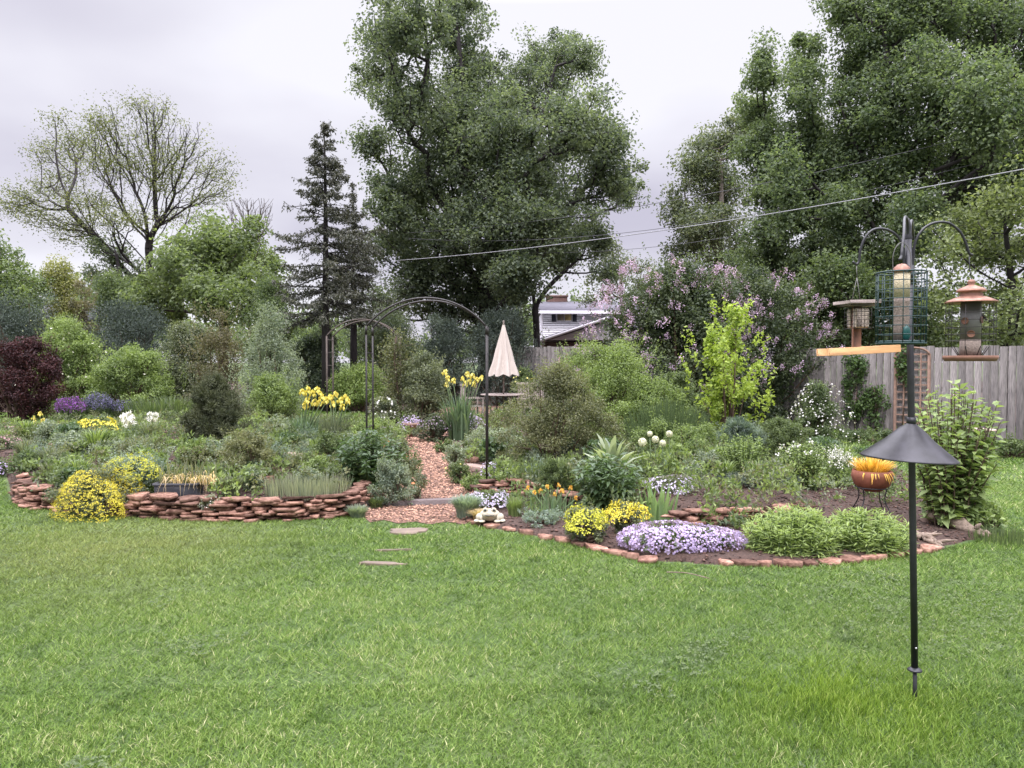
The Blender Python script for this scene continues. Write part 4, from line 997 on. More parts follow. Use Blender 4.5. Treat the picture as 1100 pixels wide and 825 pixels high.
S('juniper_bush', 'large dark blue juniper with layered sprays behind the yellow green bushes', 'juniper', 78, 204, 322, d=26.5, mat='juniper', leaf=.10, asp=.22, along=1.2, nc=130, cr=.12, dens=2.6, power=2.4, lump=.2)
S('yellow_bush', 'pale yellow green bush high at the far left beyond the junipers', 'bush', 44, 92, 288, d=31, mat='yellow_bush', leaf=.08, nc=70, cr=.13, dens=1.6)
S('green_bush', 'green bush filling the gap under the bare limbed tree at far left', 'bush', 84, 170, 300, d=33, mat='mid_tree', leaf=.08, nc=90, cr=.13, dens=1.8)
S('green_bush', 'soft green bush right of the yellow bush far at the left', 'bush', -10, 60, 300, d=32, mat='bright_tree', leaf=.08, nc=70, cr=.13, dens=1.8)
S('rust_bush', 'thin rusty orange bush standing beyond the left junipers', 'bush', 70, 108, 310, d=29, mat='rust', leaf=.07, nc=50, cr=.12, dens=1.0)
S('grey_green_bush', 'grey green bush behind the dwarf pine, right of the large juniper', 'bush', 172, 232, 350, d=24, mat='grey_green', leaf=.06, nc=80, cr=.13, dens=1.8, shoots=40)
S('rust_bush', 'brownish bush with yellow shoots between the grey bush and the silver shrub', 'bush', 204, 268, 342, d=22.5, mat='rust', leaf=.055, nc=70, cr=.12, dens=.6, shoots=90, lump=.3)
S('green_bush', 'olive bush under the bright green tree left of the spruce trunk', 'bush', 255, 322, 305, d=26, mat='mid_tree', leaf=.07, nc=80, cr=.13, dens=1.8, tone=.35)
S('dark_bush', 'dark evergreen bush under the spruce branches', 'bush', 305, 372, 362, d=25, mat='elm', leaf=.06, nc=70, cr=.14, dens=2.2, tone=.25)
S('dark_bush', 'dark green bush behind the arbor between the spruce and the juniper', 'bush', 360, 470, 330, d=29, mat='elm', leaf=.07, nc=120, cr=.13, dens=2.0)
S('silver_bush', 'tall silvery green shrub behind the dwarf pine and the yellow irises', 'bush', 248, 332, 340, d=16.5, mat='silver', leaf=.045, asp=.4, nc=120, cr=.11, dens=1.5, shoots=120, power=1.7, bottom=.8)
S('green_bush', 'fresh green shrub in front of the silvery shrub', 'bush', 258, 325, 405, d=14.8, mat='bright', leaf=.035, nc=80, cr=.13, dens=1.7, shoots=60)
S('golden_hedge', 'low yellow green hedge left of the arch in the distance', 'bush', 352, 422, 391, d=24, mat='bright', leaf=.05, nc=80, cr=.15, dens=2, power=3.5, tone=.75)
S('juniper_bush', 'wide spreading blue juniper seen through the arch', 'juniper', 440, 512, 345, d=27, mat='juniper', leaf=.10, asp=.22, along=1.3, nc=110, cr=.13, dens=2.6, lump=.22)
S('juniper_bush', 'blue juniper behind the closed parasol', 'juniper', 496, 585, 338, d=27.5, mat='juniper', leaf=.10, asp=.22, along=1.3, nc=120, cr=.13, dens=2.6, lump=.22)
S('green_bush', 'light green shrub seen through the arch before the juniper', 'bush', 425, 486, 385, d=17.5, mat='grey_green', leaf=.045, nc=80, cr=.13, dens=1.6, shoots=50, tone=.6)
S('green_bush', 'small dark shrub at the foot of the parasol table', 'bush', 548, 580, 398, d=22, mat='mid', leaf=.05, nc=40, cr=.15, flowers=('pale_yellow', 20, .06, 'disc', (.6, 1)))
S('pink_flower_bush', 'loose pale pink flowering shrub before the distant fence', 'bush', 590, 652, 374, d=21, mat='grey_green', leaf=.05, nc=80, cr=.13, dens=1.1, shoots=30, flowers=('pink', 130, .06, 'disc'))
S('white_flower_bush', 'small shrub with white flowers beside the vine post of the rustic arbor', 'bush', 396, 428, 427, d=17.0, mat='grey_green', leaf=.04, nc=40, cr=.15, flowers=('white', 110, .05, 'disc'))
S('lilac_bush', 'great lilac bush covered with pale purple blossom', 'bush', 642, 818, 284, d=17.5, wf=1.14, mat='lilac', leaf=.075, asp=.6, nc=300, cr=.085, dens=2.1, cap=48000, power=2.6, bottom=.72, shoots=120, flowers=('lilac', 300, .15, 'panicle', (.22, 1)), lump=.1, tone=.42)
S('lilac_bush', 'dark second lilac bush reaching to the board fence, with fewer blossoms', 'bush', 728, 884, 292, d=18.3, mat='lilac', leaf=.07, asp=.6, nc=220, cr=.09, dens=2.1, cap=40000, power=3, bottom=.75, shoots=80, flowers=('lilac', 130, .14, 'panicle', (.35, 1)), lump=.1, tone=.38)
# ------------------------------------------------------------------ left half, middle distance
T_('bergenia_plants', 'low green leaf clump under the yellow green bush beyond the far lawn', 'plant', 150, 212, 424, d=21, mat='mid', n=500, width=.05, reach=.5, base=.7)
SP('lavender_plant', 'bright purple flower clump beyond the far lawn right of the burgundy bush', 'flower', 56, 92, 424, d=20.3, mat='mid', pm='purple', n=140, fsize=.035)
SP('lavender_plant', 'duller blue lavender clump right of the bright purple one', 'flower', 86, 122, 420, d=21, mat='grey_green', pm='lavender', n=150, fsize=.035)
SP('lavender_plant', 'faint grey lavender hump beyond the left lawn under the green bushes', 'flower', 116, 152, 428, d=21.3, mat='grey_green', pm='lavender', n=90, fsize=.03)
S('rock_rose', 'rosy sedum cushion covering the pink rocks at the left edge', 'flower', -10, 66, 456, d=14.2, mat='rust', leaf=.03, nc=70, cr=.12, dens=1.2, flowers=('pink', 420, .03, 'disc'), power=3)
S('yellow_alyssum', 'small yellow cushion on the far pink rocks', 'flower', 78, 130, 450, yb=476, mat='mid', leaf=.03, nc=60, cr=.12, dens=1.2, flowers=('gold', 1100, .035, 'disc', (.15, 1)), power=2.5)
T_('yellow_iris', 'tall thin yellow iris in front of the burgundy bush', 'flower', 28, 56, 462, d=15, mat='iris', n=60, width=.02, reach=.3, flowers=iris_flowers([(36, 449), (43, 444), (46, 452), (38, 454), (42, 458)], 'pale_yellow', .11, 15))
T_('white_iris', 'clump of white irises left of the dwarf pine', 'flower', 118, 176, 466, d=13.4, mat='iris', n=330, width=.045, reach=.35, base=.5, tone=.75, flowers=iris_flowers([(132, 450), (138, 447), (143, 452), (136, 455), (140, 457), (119, 461), (125, 460), (128, 465), (161, 447), (167, 449), (164, 454), (170, 455), (162, 457)], 'white', .2, 13.4))
S('pink_phlox', 'pale mauve phlox cushion near the left end of the wall', 'flower', 44, 80, 477, d=11.6, mat='grey_green', leaf=.025, nc=40, cr=.15, flowers=('pink', 380, .026, 'disc'))
S('green_cushion', 'yellow green leafy cushion at the left end of the stone wall', 'plant', 8, 44, 484, d=9.9, mat='mid', leaf=.03, nc=60, cr=.14, dens=1.8, shoots=25)
S('green_cushion', 'soft green cushion between the leafy one and the yellow mound', 'plant', 38, 76, 488, d=9.8, mat='grey_green', leaf=.028, nc=60, cr=.14, dens=1.8)
S('purple_phlox', 'small violet phlox at the very left edge of the lawn', 'flower', -22, 8, 495, d=10.4, mat='mid', leaf=.025, nc=30, cr=.16, flowers=('phlox', 300, .026, 'disc'))
S('pink_phlox', 'pale pink flower cushion behind the small violet phlox', 'flower', -16, 22, 468, d=12.4, mat='grey_green', leaf=.025, nc=30, cr=.16, flowers=('pink', 260, .026, 'disc'))
T_('blue_fescue', 'upright blue grey grass beside the mauve phlox', 'grass', 74, 98, 482, d=10.8, mat='blue', n=260, reach=.3)
S('sage_bush', 'silver green bushy sage under the white irises', 'plant', 92, 138, 475, d=10.9, mat='silver', leaf=.035, nc=70, cr=.13, dens=1.6, shoots=40)
S('lily_clump', 'bright green leafy clump right of the white irises', 'plant', 150, 202, 474, d=11.2, mat='bright', leaf=.05, asp=.35, nc=70, cr=.13, dens=1.5, shoots=30)
S('basket_of_gold', 'big mound of yellow blossom spilling over the stone wall', 'flower', 62, 146, 505, d=7.80, mat='grey_green', wf=1.25, leaf=.022, nc=110, cr=.12, dens=1.5, bottom=1.0, power=1.7, depth=.6, flowers=('gold', 2100, .024, 'umbel', (.0, 1)), lump=.24)
S('basket_of_gold', 'grey leaved yellow mound behind and right of the big one', 'flower', 108, 176, 489, d=8.15, mat='blue', leaf=.024, nc=90, cr=.13, dens=1.5, bottom=.9, power=2.6, flowers=('acid', 900, .024, 'umbel', (.45, 1)))
# a second drift of the yellow blossom hangs down the wall face
S('dwarf_pine', 'dark dwarf pine in the middle of the left bed', 'pine', 190, 268, 408, d=10.6, mat='pine', leaf=.055, asp=.13, along=1.5, nc=150, cr=.10, dens=4.2, cap=40000, power=2.0, bottom=.85, shoots=160, lump=.26, stem='stem_brown', tone=.55)
S('sage_bush', 'broad grey green shrub in front of the dwarf pine', 'plant', 226, 302, 466, d=8.9, mat='olive', leaf=.026, nc=110, cr=.11, dens=1.8, shoots=70, power=2.4, tone=.6)
S('sage_bush', 'pale grey leaved shrub between the dwarf pine and the yellow irises', 'plant', 278, 318, 450, d=11.6, mat='silver', leaf=.03, nc=60, cr=.13, dens=1.5, tone=.7)
S('olive_shrub', 'loose olive shrub behind the tan leaves of the trough', 'plant', 190, 232, 480, d=9.4, mat='olive', leaf=.03, nc=60, cr=.13, dens=1.6)
T_('blue_fescue', 'round grey tuft on the wall right of the black trough', 'grass', 229, 264, 508, d=8.05, mat='grey_green', n=520, width=.004, reach=.45, arch=.9)
T_('lavender_tuft', 'pale grey upright tuft on top of the wall near its right end', 'grass', 300, 360, 508, d=8.15, mat='fescue', n=900, width=.005, reach=.3, base=.75, arch=.1, vary=.25)
S('wall_flower', 'tiny white flowered plant growing out of the wall face', 'flower', 213, 232, 534, d=7.62, mat='fescue', leaf=.016, nc=30, cr=.16, flowers=('white', 60, .013, 'disc'), low=.35, power=3)
T_('grey_tuft', 'grey tuft growing at the right end of the wall on the gravel', 'grass', 368, 398, 540, yb=558, mat='silver', n=420, width=.006, reach=.45, arch=.6)
T_('green_tuft', 'small bright green tuft between the grey tuft and the peony', 'grass', 392, 414, 531, yb=548, mat='mid', n=320, width=.005, reach=.45, arch=.6)
S('green_mound', 'rounded mid green plant left of the peony', 'plant', 332, 384, 468, d=9.6, mat='mid', leaf=.028, nc=80, cr=.13, dens=1.8, tone=.55)
S('green_mound', 'light green leafy plant behind the pale tuft before the peony', 'plant', 318, 362, 492, d=8.9, mat='bright', leaf=.03, nc=60, cr=.13, dens=1.3)
LF('peony_plant', 'large dark green leafy peony left of the gravel path', 'plant', 350, 442, 462, d=8.9, mat='peony', n=75, leaf=.11, asp=.42, per=24, splay=.46, base=.22, droop=.35, start=.2, depth=.9)
S('catmint_plant', 'dusty grey green catmint under the peony at the path edge', 'plant', 400, 444, 492, d=8.35, mat='silver', leaf=.022, nc=60, cr=.13, dens=1.7, shoots=40, tone=.35)
S('green_mound', 'lighter green shrub joined to the right side of the peony', 'plant', 408, 446, 468, d=9.8, mat='grey_green', leaf=.03, nc=60, cr=.13, dens=1.5, tone=.6, flowers=('orange', 3, .06, 'disc', (.7, 1)))
T_('yellow_iris', 'clump of yellow irises at the left with grey green sword leaves', 'flower', 302, 346, 442, d=11.8, mat='iris', n=150, width=.032, reach=.42, base=.35, arch=.5, flowers=iris_flowers([(325, 421), (331, 419), (336, 423), (330, 430), (341, 419), (346, 426), (338, 432), (343, 433), (350, 430), (328, 436)], 'yellow', .125, 11.8))
T_('yellow_iris', 'yellow irises with brownish stems right beside the left iris clump', 'flower', 340, 372, 442, d=12.3, mat='grey_green', n=220, width=.010, reach=.25, base=.6, tone=.3, flowers=iris_flowers([(355, 427), (361, 424), (366, 430), (371, 427), (358, 434), (368, 437), (374, 431)], 'yellow', .12, 12.3))
def ground_cover():
    for key, n, hgt, seed, lf, lab in [('mid', 230, .26, 5, .055, 'low green perennials covering the soil of the beds'), ('grey_green', 170, .26, 6, .045, 'low grey green herbs covering the soil of the beds'), ('silver', 80, .22, 7, .04, 'low silvery herbs covering the soil of the beds'), ('bright', 270, .28, 8, .055, 'fresh green seedlings and herbs between the plants of the beds'), ('olive', 150, .3, 9, .045, 'olive coloured perennials between the plants of the beds')]:
        C, Rr = [], []
        for poly, share in ((LB, .45), (RB, .55)):
            lo, hi = poly.min(0), poly.max(0); k = 0
            while k < n * share:
                x, y = rng.uniform(lo[0], hi[0]), rng.uniform(lo[1], hi[1])
                s = inside_dist(poly, np.array([x]), np.array([y]))[0]
                lim = .28 if poly is LB else (1.02 if y < 7.7 and x > .1 else .35)
                if s < lim or (x > 2.3 and y < 6.9) or (3.1 < x < 4.3 and 6.6 < y < 8.2) or abs(x) > y * .75 or bumps(np.array([x]), np.array([y]), 1.3, seed)[0] < -.45 or rng.random() > (9 / y): continue
                q = rng.integers(3, 8); g = float(gh(x, y)); rad = rng.uniform(.08, .2)
                for _ in range(q): C.append([x + rng.normal(0, rad), y + rng.normal(0, rad), g + rng.uniform(.02, hgt)]); Rr.append(rng.uniform(.06, .15))
                k += 1
        mb = MB(); clump_leaves(mb, np.array(C), np.array(Rr), 20, lf, .45, .8, .5, .4, .5); tag(mb.build('ground_cover', L[key]), lab, 'ground cover', kind='stuff')
ground_cover()
# small perennials that fill the beds between the named plants: a few kinds, many copies
def fillers():
    kinds = []
    def proto(k):
        fo, st = MB(), MB(); n = 26
        if k in (0, 1, 2, 3):
            C, a = dome(n, .30, .28, .20, .85, .5, 2.5, .2); clump_leaves(fo, C + [0, 0, .03], .065 * rng.uniform(.7, 1.3, n), 60 if k != 1 else 34, (.028, .055, .022, .04)[k], (.5, .5, .3, .6)[k], .8, .5, (.0, .3, 1.0, .2)[k], .5)
            frusta(st, np.zeros((n, 3)) + rng.normal(0, .02, (n, 3)) * [1, 1, 0], C + [0, 0, .03], np.full(n, .004), np.full(n, .002), 4)
        else:
            m = 260; a = rng.uniform(0, 6.28, m); r = np.sqrt(rng.random(m)); blades(fo, np.stack([np.cos(a) * r * .06, np.sin(a) * r * .06, np.zeros(m)], 1), np.stack([np.cos(a) * r * .14, np.sin(a) * r * .14, np.zeros(m)], 1), .24 * rng.uniform(.5, 1.1, m), .009 if k == 4 else .02, .8, rng.random(m)); blades(st, np.zeros((6, 3)), rng.normal(0, .06, (6, 3)) * [1, 1, 0], .26, .006, .3, .5 * np.ones(6))
        return fo, st
    info = [('silver_perennial', 'grey', 'silver', 'small silvery leaved perennial mound growing among the bed plants', 'small silvery mounds in the beds'), ('broadleaf_perennial', 'mid', 'bright', 'small fresh green broad leaved perennial growing among the bed plants', 'small broad leaved perennials in the beds'),
            ('sedum_mound', '', 'blue', 'small blue green needle leaved mound growing among the bed plants', 'small blue green mounds in the beds'), ('dark_perennial', '', 'peony', 'small dark green rounded perennial growing among the bed plants', 'small dark green perennials in the beds'),
            ('grass_tuft', '', 'grey_green', 'thin bladed grass tuft growing among the bed plants', 'grass tufts in the beds'), ('daylily_clump', '', 'bright', 'strappy leaved clump without flowers growing among the bed plants', 'strappy leaved clumps in the beds')]
    taken = []
    for k, (nm, _, mt, lab, grp) in enumerate(info):
        fo, st = proto(k); e = finish(nm, lab, 'plant', np.zeros(3), [('foliage', fo, L[mt]), ('stems', st, M['stem_green'])], grp); first = True; placed = 0; tries = 0
        while placed < 17 and tries < 4000:
            tries += 1; left = rng.random() < .5
            px = rng.uniform(2, 395) if left else rng.uniform(480, 950); py = rng.uniform(474, 532)
            if not left and py > 520 and px > 640: continue
            g = G(px, py); poly = LB if left else RB; s = inside_dist(poly, g[:1], g[1:2])[0]
            if s < .22 or (not left and s < .5) or any(math.hypot(g[0] - t_[0], g[1] - t_[1]) < .34 for t_ in taken): continue
            sc = rng.uniform(.8, 1.5) * (g[1] / 10) ** .6; taken.append(g)
            if first: e.location = tuple(g); e.rotation_euler = (0, 0, rng.uniform(0, 6)); e.scale = (sc,) * 3; first = False
            else: copy_thing(e, tuple(g), rng.uniform(0, 6.28), scale=sc)
            placed += 1
fillers()
# rocks in the left bed
for k, (px, py, w, h, lab) in enumerate([(312, 498, .38, .16, 'pale angular rock among plants in the left bed'), (8, 466, .34, .2, 'pink rock at the left edge under the rosy sedum'), (34, 470, .3, .18, 'pink rock in the middle of the far left rock group'), (58, 466, .3, .2, 'pink rock at the right of the far left rock group'), (285, 520, .3, .1, 'flat red rock lying on the left bed beside the grey tuft'), (338, 496, .22, .1, 'small tan rock beside the dark hole in the left bed')]):
    g = G(px, py); mb = MB(); m_stone(mb, (g[0], g[1], g[2] + h * .35), (w, w * .7, h), rng.uniform(0, 3), .6, n=11); tag(mb.build('rock', M['pale_rock' if k in (0, 1, 2, 3, 5) else 'sandstone'], origin=g), lab, 'rock')

# ------------------------------------------------------------------ along the path and beyond
T_('yellow_iris', 'clump of yellow irises seen through the right side of the arch', 'flower', 468, 520, 418, d=15.0, mat='iris', n=150, width=.035, reach=.5, base=.25, arch=.8, flowers=iris_flowers([(478, 400), (481, 407), (487, 409), (480, 413), (497, 407), (502, 402), (508, 404), (504, 410), (512, 408), (517, 406), (500, 412), (509, 413)], 'pale_yellow', .125, 15))
S('purple_phlox', 'lavender phlox drift across the end of the gravel path', 'flower', 484, 516, 444, yb=468, mat='grey_green', leaf=.025, nc=60, cr=.14, power=3, flowers=('phlox', 900, .03, 'disc'))
S('catmint_plant', 'dark grey green plant between the clay pot and the phlox drift', 'plant', 446, 486, 446, d=15, mat='grey_green', leaf=.03, nc=60, cr=.13, tone=.2, flowers=('lilac', 140, .028, 'disc', (.5, 1)))
S('white_phlox', 'small pale phlox left of the clay pot', 'flower', 414, 434, 457, d=15.2, mat='grey_green', leaf=.025, nc=30, cr=.16, flowers=('phlox_pale', 260, .028, 'disc'))
S('green_mound', 'green foliage patch behind the peony beside the far path', 'plant', 372, 432, 452, d=13.2, mat='bright', leaf=.035, nc=80, cr=.12, power=3, tone=.5)
S('poppy_plant', 'loose poppy plant with an orange flower at the left edge of the path', 'flower', 436, 458, 505, d=8.7, mat='grey_green', leaf=.03, nc=14, cr=.2, dens=.5, flowers=('orange', 2, .055, 'disc', (.5, .9)))
S('poppy_plant', 'poppy plant with an orange flower farther along the path', 'flower', 432, 454, 488, d=10.4, mat='mid', leaf=.03, nc=16, cr=.2, dens=.5, flowers=('orange', 2, .055, 'disc', (.5, .9)))
S('lavender_mound', 'rounded pale green mound on the right of the path', 'plant', 476, 504, 478, d=11.2, mat='silver', leaf=.022, nc=50, cr=.14, dens=2, tone=.7)
S('lavender_mound', 'small green mound at the far right side of the path', 'plant', 466, 488, 474, d=13.2, mat='mid', leaf=.022, nc=40, cr=.14, dens=2, tone=.6)
T_('green_tuft', 'bright green tuft behind the pale mound by the path', 'grass', 492, 518, 468, d=13, mat='mid', n=300, reach=.45)
S('sage_bush', 'silver low plant right of the arch foot beyond the rocks', 'plant', 506, 560, 458, d=12.4, mat='silver', leaf=.03, nc=80, cr=.12, power=3, tone=.65)
S('green_mound', 'low green plant at the right edge of the path', 'plant', 478, 508, 498, d=9.9, mat='mid', leaf=.03, nc=50, cr=.14, tone=.55, flowers=('pale_yellow', 8, .03, 'disc'))
S('green_mound', 'low green plant in front of the small grey rock by the arch foot', 'plant', 494, 524, 512, d=9.1, mat='bright', leaf=.03, nc=50, cr=.14, tone=.45)
S('white_phlox', 'drift of pale lavender phlox right of the arch foot', 'flower', 520, 546, 496, d=9.9, mat='mid', leaf=.022, nc=50, cr=.14, power=3, flowers=('phlox_pale', 420, .024, 'disc'))
S('white_phlox', 'white phlox mat beside the blue fescue in front of the arch', 'flower', 504, 548, 528, d=8.05, mat='mid', leaf=.02, nc=60, cr=.12, power=3, flowers=('phlox_pale', 620, .022, 'disc'))
T_('blue_fescue', 'soft blue fescue tuft at the right corner of the path', 'grass', 480, 522, 529, yb=558, mat='blue', n=900, width=.004, reach=.5, arch=1.0, tone=.7)
T_('tan_fescue', 'small straw coloured tuft between the fescue and the stone frog', 'grass', 500, 534, 545, yb=562, mat='tan', n=380, width=.004, reach=.5, arch=1.1, tone=.4)
T_('green_tuft', 'light green strappy tuft behind the stone frog', 'grass', 540, 566, 530, yb=556, mat='bright', n=240, width=.008, reach=.45)
S('sedum_cushion', 'flat grey green sedum right of the stone frog', 'plant', 556, 606, 549, yb=566, mat='blue', leaf=.02, nc=60, cr=.12, power=3.5, dens=1.6)
for k, (px, py, w, h, lab, mt) in enumerate([(508, 506, .42, .10, 'flat pinkish rock by the path beside the arch foot', 'pale_rock'), (520, 488, .55, .12, 'long pink rock on the slope beyond the arch foot', 'pale_rock'), (540, 480, .6, .12, 'pink slab rock highest on the slope right of the arch', 'pale_rock'), (498, 512, .2, .08, 'small round grey rock at the path edge', 'pale_rock'), (505, 497, .3, .1, 'reddish rock between two pink rocks near the path', 'sandstone'), (626, 552, .16, .06, 'small dark red stone behind the yellow spurge', 'sandstone')]):
    g = G(px, py); mb = MB(); m_stone(mb, (g[0], g[1], g[2] + h * .3), (w, w * .55, h), rng.uniform(-.5, .5), .6, n=11); tag(mb.build('rock', M[mt], origin=g), lab, 'rock')

# ------------------------------------------------------------------ right bed
S('honeysuckle_bush', 'big loose olive green shrub right of the arch', 'bush', 540, 656, 400, d=10.8, wf=1.25, mat='olive', leaf=.03, asp=.5, nc=190, cr=.095, dens=1.5, cap=32000, shoots=150, power=1.9, bottom=.8, tone=.5)
S('bright_bush', 'dense bright green rounded bush in front of the lilac', 'bush', 592, 712, 374, d=13, wf=1.25, mat='bright', leaf=.035, nc=190, cr=.095, dens=1.8, cap=36000, shoots=180, power=2.1, bottom=.9, tone=.66, lump=.26)
S('green_bush', 'mid green bush filling the ground under the lilac left of the golden shrub', 'bush', 690, 765, 402, d=14, mat='mid', leaf=.04, nc=100, cr=.12, dens=1.7, shoots=40)
SP('penstemon_clump', 'mass of thin green stems with pale upright tips behind the white alliums', 'plant', 664, 770, 426, d=10.6, mat='mid', pm=None, n=420, leafn=30, depth=.7)
S('green_mound', 'fine green foliage under the pale upright stems', 'plant', 676, 778, 452, d=10.2, mat='bright', leaf=.028, nc=120, cr=.11, dens=1.6, power=3, tone=.45)
S('golden_shrub', 'tall lime yellow shrub in front of the dark lilac', 'bush', 742, 826, 352, d=12.6, mat='lime', leaf=.075, asp=.62, nc=60, cr=.085, dens=.85, power=3.2, bottom=.45, lump=.4, surf=.5, shoots=90, tone=.5, squash=1.1, wf=1.0)
S('green_bush', 'light green bush sloping down right from the dense bright bush', 'bush', 662, 742, 412, d=12.4, mat='bright', leaf=.035, nc=110, cr=.11, dens=1.6, shoots=90, tone=.55)
S('oat_grass_mound', 'blue green grassy mound right of the golden shrub', 'plant', 766, 820, 452, d=11.2, mat='blue', leaf=.06, asp=.14, along=1.2, nc=70, cr=.13, dens=3, tone=.25)
S('fern_mound', 'fresh green ferny mound before the white flowering shrub', 'plant', 814, 874, 452, d=11.0, mat='mid', leaf=.035, asp=.3, nc=80, cr=.12, dens=1.9, tone=.6)
S('white_rose_bush', 'arching shrub covered in small white flowers by the fence', 'bush', 846, 912, 412, d=12.4, mat='mid', leaf=.035, nc=90, cr=.12, dens=1.3, power=1.5, flowers=('white', 520, .034, 'disc', (.1, 1)), tone=.4)
LF('columbine_plant', 'tall fresh green foliage plant in the middle of the right bed', 'plant', 764, 838, 468, d=9.0, mat='bright', n=70, leaf=.055, asp=.5, per=26, splay=.45, base=.3, tone=.45)
LF('columbine_plant', 'leafy green plant with pale flowers left of the clay bowl', 'plant', 830, 900, 474, d=9.2, mat='bright', n=75, leaf=.055, asp=.5, per=26, splay=.45, base=.3, tone=.5, flowers=('white', 14, .04))
SP('white_valerian', 'white flower heads on green stems just behind the clay bowl', 'flower', 872, 924, 478, d=9.5, mat='bright', pm='white', n=90, frac=.25, fsize=.022)
S('ground_juniper', 'low blue green creeping juniper above the stacked stones', 'juniper', 762, 848, 508, d=8.5, mat='juniper', leaf=.035, asp=.25, along=1.2, nc=100, cr=.11, dens=2.4, power=3, tone=.75)
LF('aster_clump', 'wide bright green leafy mass at the front of the right bed beside the pole', 'plant', 796, 912, 545, yb=601, mat='hydra', n=190, leaf=.085, asp=.17, per=30, splay=.48, base=.44, droop=.2, start=.02, vary=.55, fall=.4, depth=.7, tone=.72)
LF('aster_clump', 'right hand half of the bright green leafy mass, behind the pole', 'plant', 880, 984, 547, yb=599, mat='hydra', n=170, leaf=.085, asp=.17, per=30, splay=.48, base=.44, droop=.2, start=.02, vary=.55, fall=.4, depth=.8, tone=.66)
LF('hydrangea_bush', 'tall leafy green shrub right of the feeder pole', 'bush', 972, 1080, 410, yb=572, mat='hydra', n=70, leaf=.125, asp=.55, per=28, splay=.5, base=.2, droop=.3, start=.08, fall=.25, vary=.55, stem='stem_brown', depth=.75, tone=.5)
LF('peony_plant', 'compact dark peony with pale edged leaves in the front of the right bed', 'plant', 612, 694, 488, yb=556, mat='peony', n=60, leaf=.12, asp=.36, per=24, splay=.47, base=.25, droop=.45, start=.15, tone=.6)
T_('mullein_plant', 'rosette of big pale grey leaves rising behind the compact peony', 'plant', 618, 696, 462, d=8.4, mat='silver', n=26, width=.13, reach=.55, base=.05, arch=.8, tone=.75, vary=.2)
T_('tulip_leaves', 'upright broad tulip leaves behind the purple phlox mat', 'plant', 682, 734, 514, yb=562, mat='tulip', n=26, width=.055, reach=.3, base=.35, arch=.2, vary=.3, tone=.6)
S('green_mound', 'feathery dark green plant left of the compact peony', 'plant', 578, 622, 496, d=8.4, mat='mid', leaf=.035, asp=.2, along=1, nc=60, cr=.13, dens=2, tone=.4)
T_('lily_leaves', 'fine upright green blades in front of the olive shrub', 'plant', 556, 606, 486, d=9.2, mat='mid', n=320, width=.012, reach=.3, base=.6)
S('purple_phlox', 'big mat of lavender phlox at the lawn edge', 'flower', 674, 784, 564, yb=602, mat='mid', wf=1.13, leaf=.018, nc=120, cr=.09, dens=1.4, power=3.2, bottom=.95, depth=.55, flowers=('phlox', 2700, .024, 'disc', (-.1, 1.2)), lump=.14)
S('white_phlox', 'pale phlox patch behind the broad tulip leaves', 'flower', 690, 754, 513, d=8.1, mat='grey_green', leaf=.02, nc=60, cr=.12, power=3.2, flowers=('phlox_pale', 560, .024, 'disc'))
S('yellow_spurge', 'yellow green spurge at the lawn edge, left of the other', 'flower', 608, 652, 546, yb=588, mat='grey_green', leaf=.025, nc=50, cr=.13, flowers=('acid', 230, .045, 'umbel', (.35, 1)))
S('yellow_spurge', 'yellow spurge just behind the lavender phlox mat', 'flower', 652, 692, 541, yb=574, mat='grey_green', leaf=.025, nc=50, cr=.13, flowers=('gold', 190, .045, 'umbel', (.45, 1)))
T_('daffodil_clump', 'low clump of small golden daffodils before the red stone step', 'flower', 566, 622, 528, yb=558, mat='iris', n=190, width=.008, reach=.25, base=.7, flowers=iris_flowers([(567, 524), (574, 529), (581, 527), (588, 523), (596, 531), (604, 527), (613, 524), (618, 535), (600, 521)], 'flame', .052, 7.7))
def allium(root, W, H): return []
def alliums():
    pts = [(698, 466, .06), (704, 472, .08), (712, 476, .075), (719, 466, .075), (690, 475, .10)]
    for k, (px, py, s) in enumerate(pts):
        d = 8.6 + .12 * k; c = P(px, py, d); g = np.array([c[0] + rng.uniform(-.04, .04), d, float(gh(c[0], d))])
        st, fl = MB(), MB(); m_tube(st, [g, (g + c) / 2 + [.01, 0, 0], c], .006, 5)
        B = np.repeat(g[None], 5, 0); a = rng.uniform(0, 6.28, 5); D = np.stack([np.cos(a), np.sin(a), np.zeros(5)], 1) * .14; lv = MB(); blades(lv, B, D, .22, .02, 1.0, rng.uniform(.3, .7, 5))
        v = unit(rng.normal(size=(170, 3))); discs(fl, c + v * s * .5, v, s * .13, rng.random(170))
        e = empty('allium', tuple(g), ['smallest cream allium head, upper left of the five', 'cream allium head in the centre of the five', 'cream allium head lowest on the right of the five', 'cream allium head farthest right and high of the five', 'largest cream allium head, leftmost of the five'][k], 'flower', 'cream alliums behind the compact peony')
        st.build('stem', M['stem_green'], e); fl.build('flower_head', PM['cream'], e); lv.build('leaves', L['iris'], e)
alliums()
S('low_shrub', 'low dark green bush in front of the fence at the right edge', 'bush', 1062, 1120, 472, d=12.6, mat='mid', leaf=.05, nc=70, cr=.13, tone=.4)
S('low_shrub', 'narrow band of green perennials at the foot of the fence behind the pole', 'bush', 900, 985, 462, d=14.8, mat='mid', leaf=.05, nc=70, cr=.12, power=3, tone=.35)
LF('rose_bush', 'small wild shrub with one pink flower beside the fence behind the pole', 'bush', 985, 1030, 415, d=11.5, mat='hydra', n=18, leaf=.07, asp=.5, per=22, flowers=('magenta', 1, .06))
S('clover_plant', 'small broad leaved plant at the lawn edge right of the driftwood', 'plant', 1040, 1082, 542, yb=575, mat='hydra', leaf=.06, asp=.6, nc=30, cr=.16, dens=1)
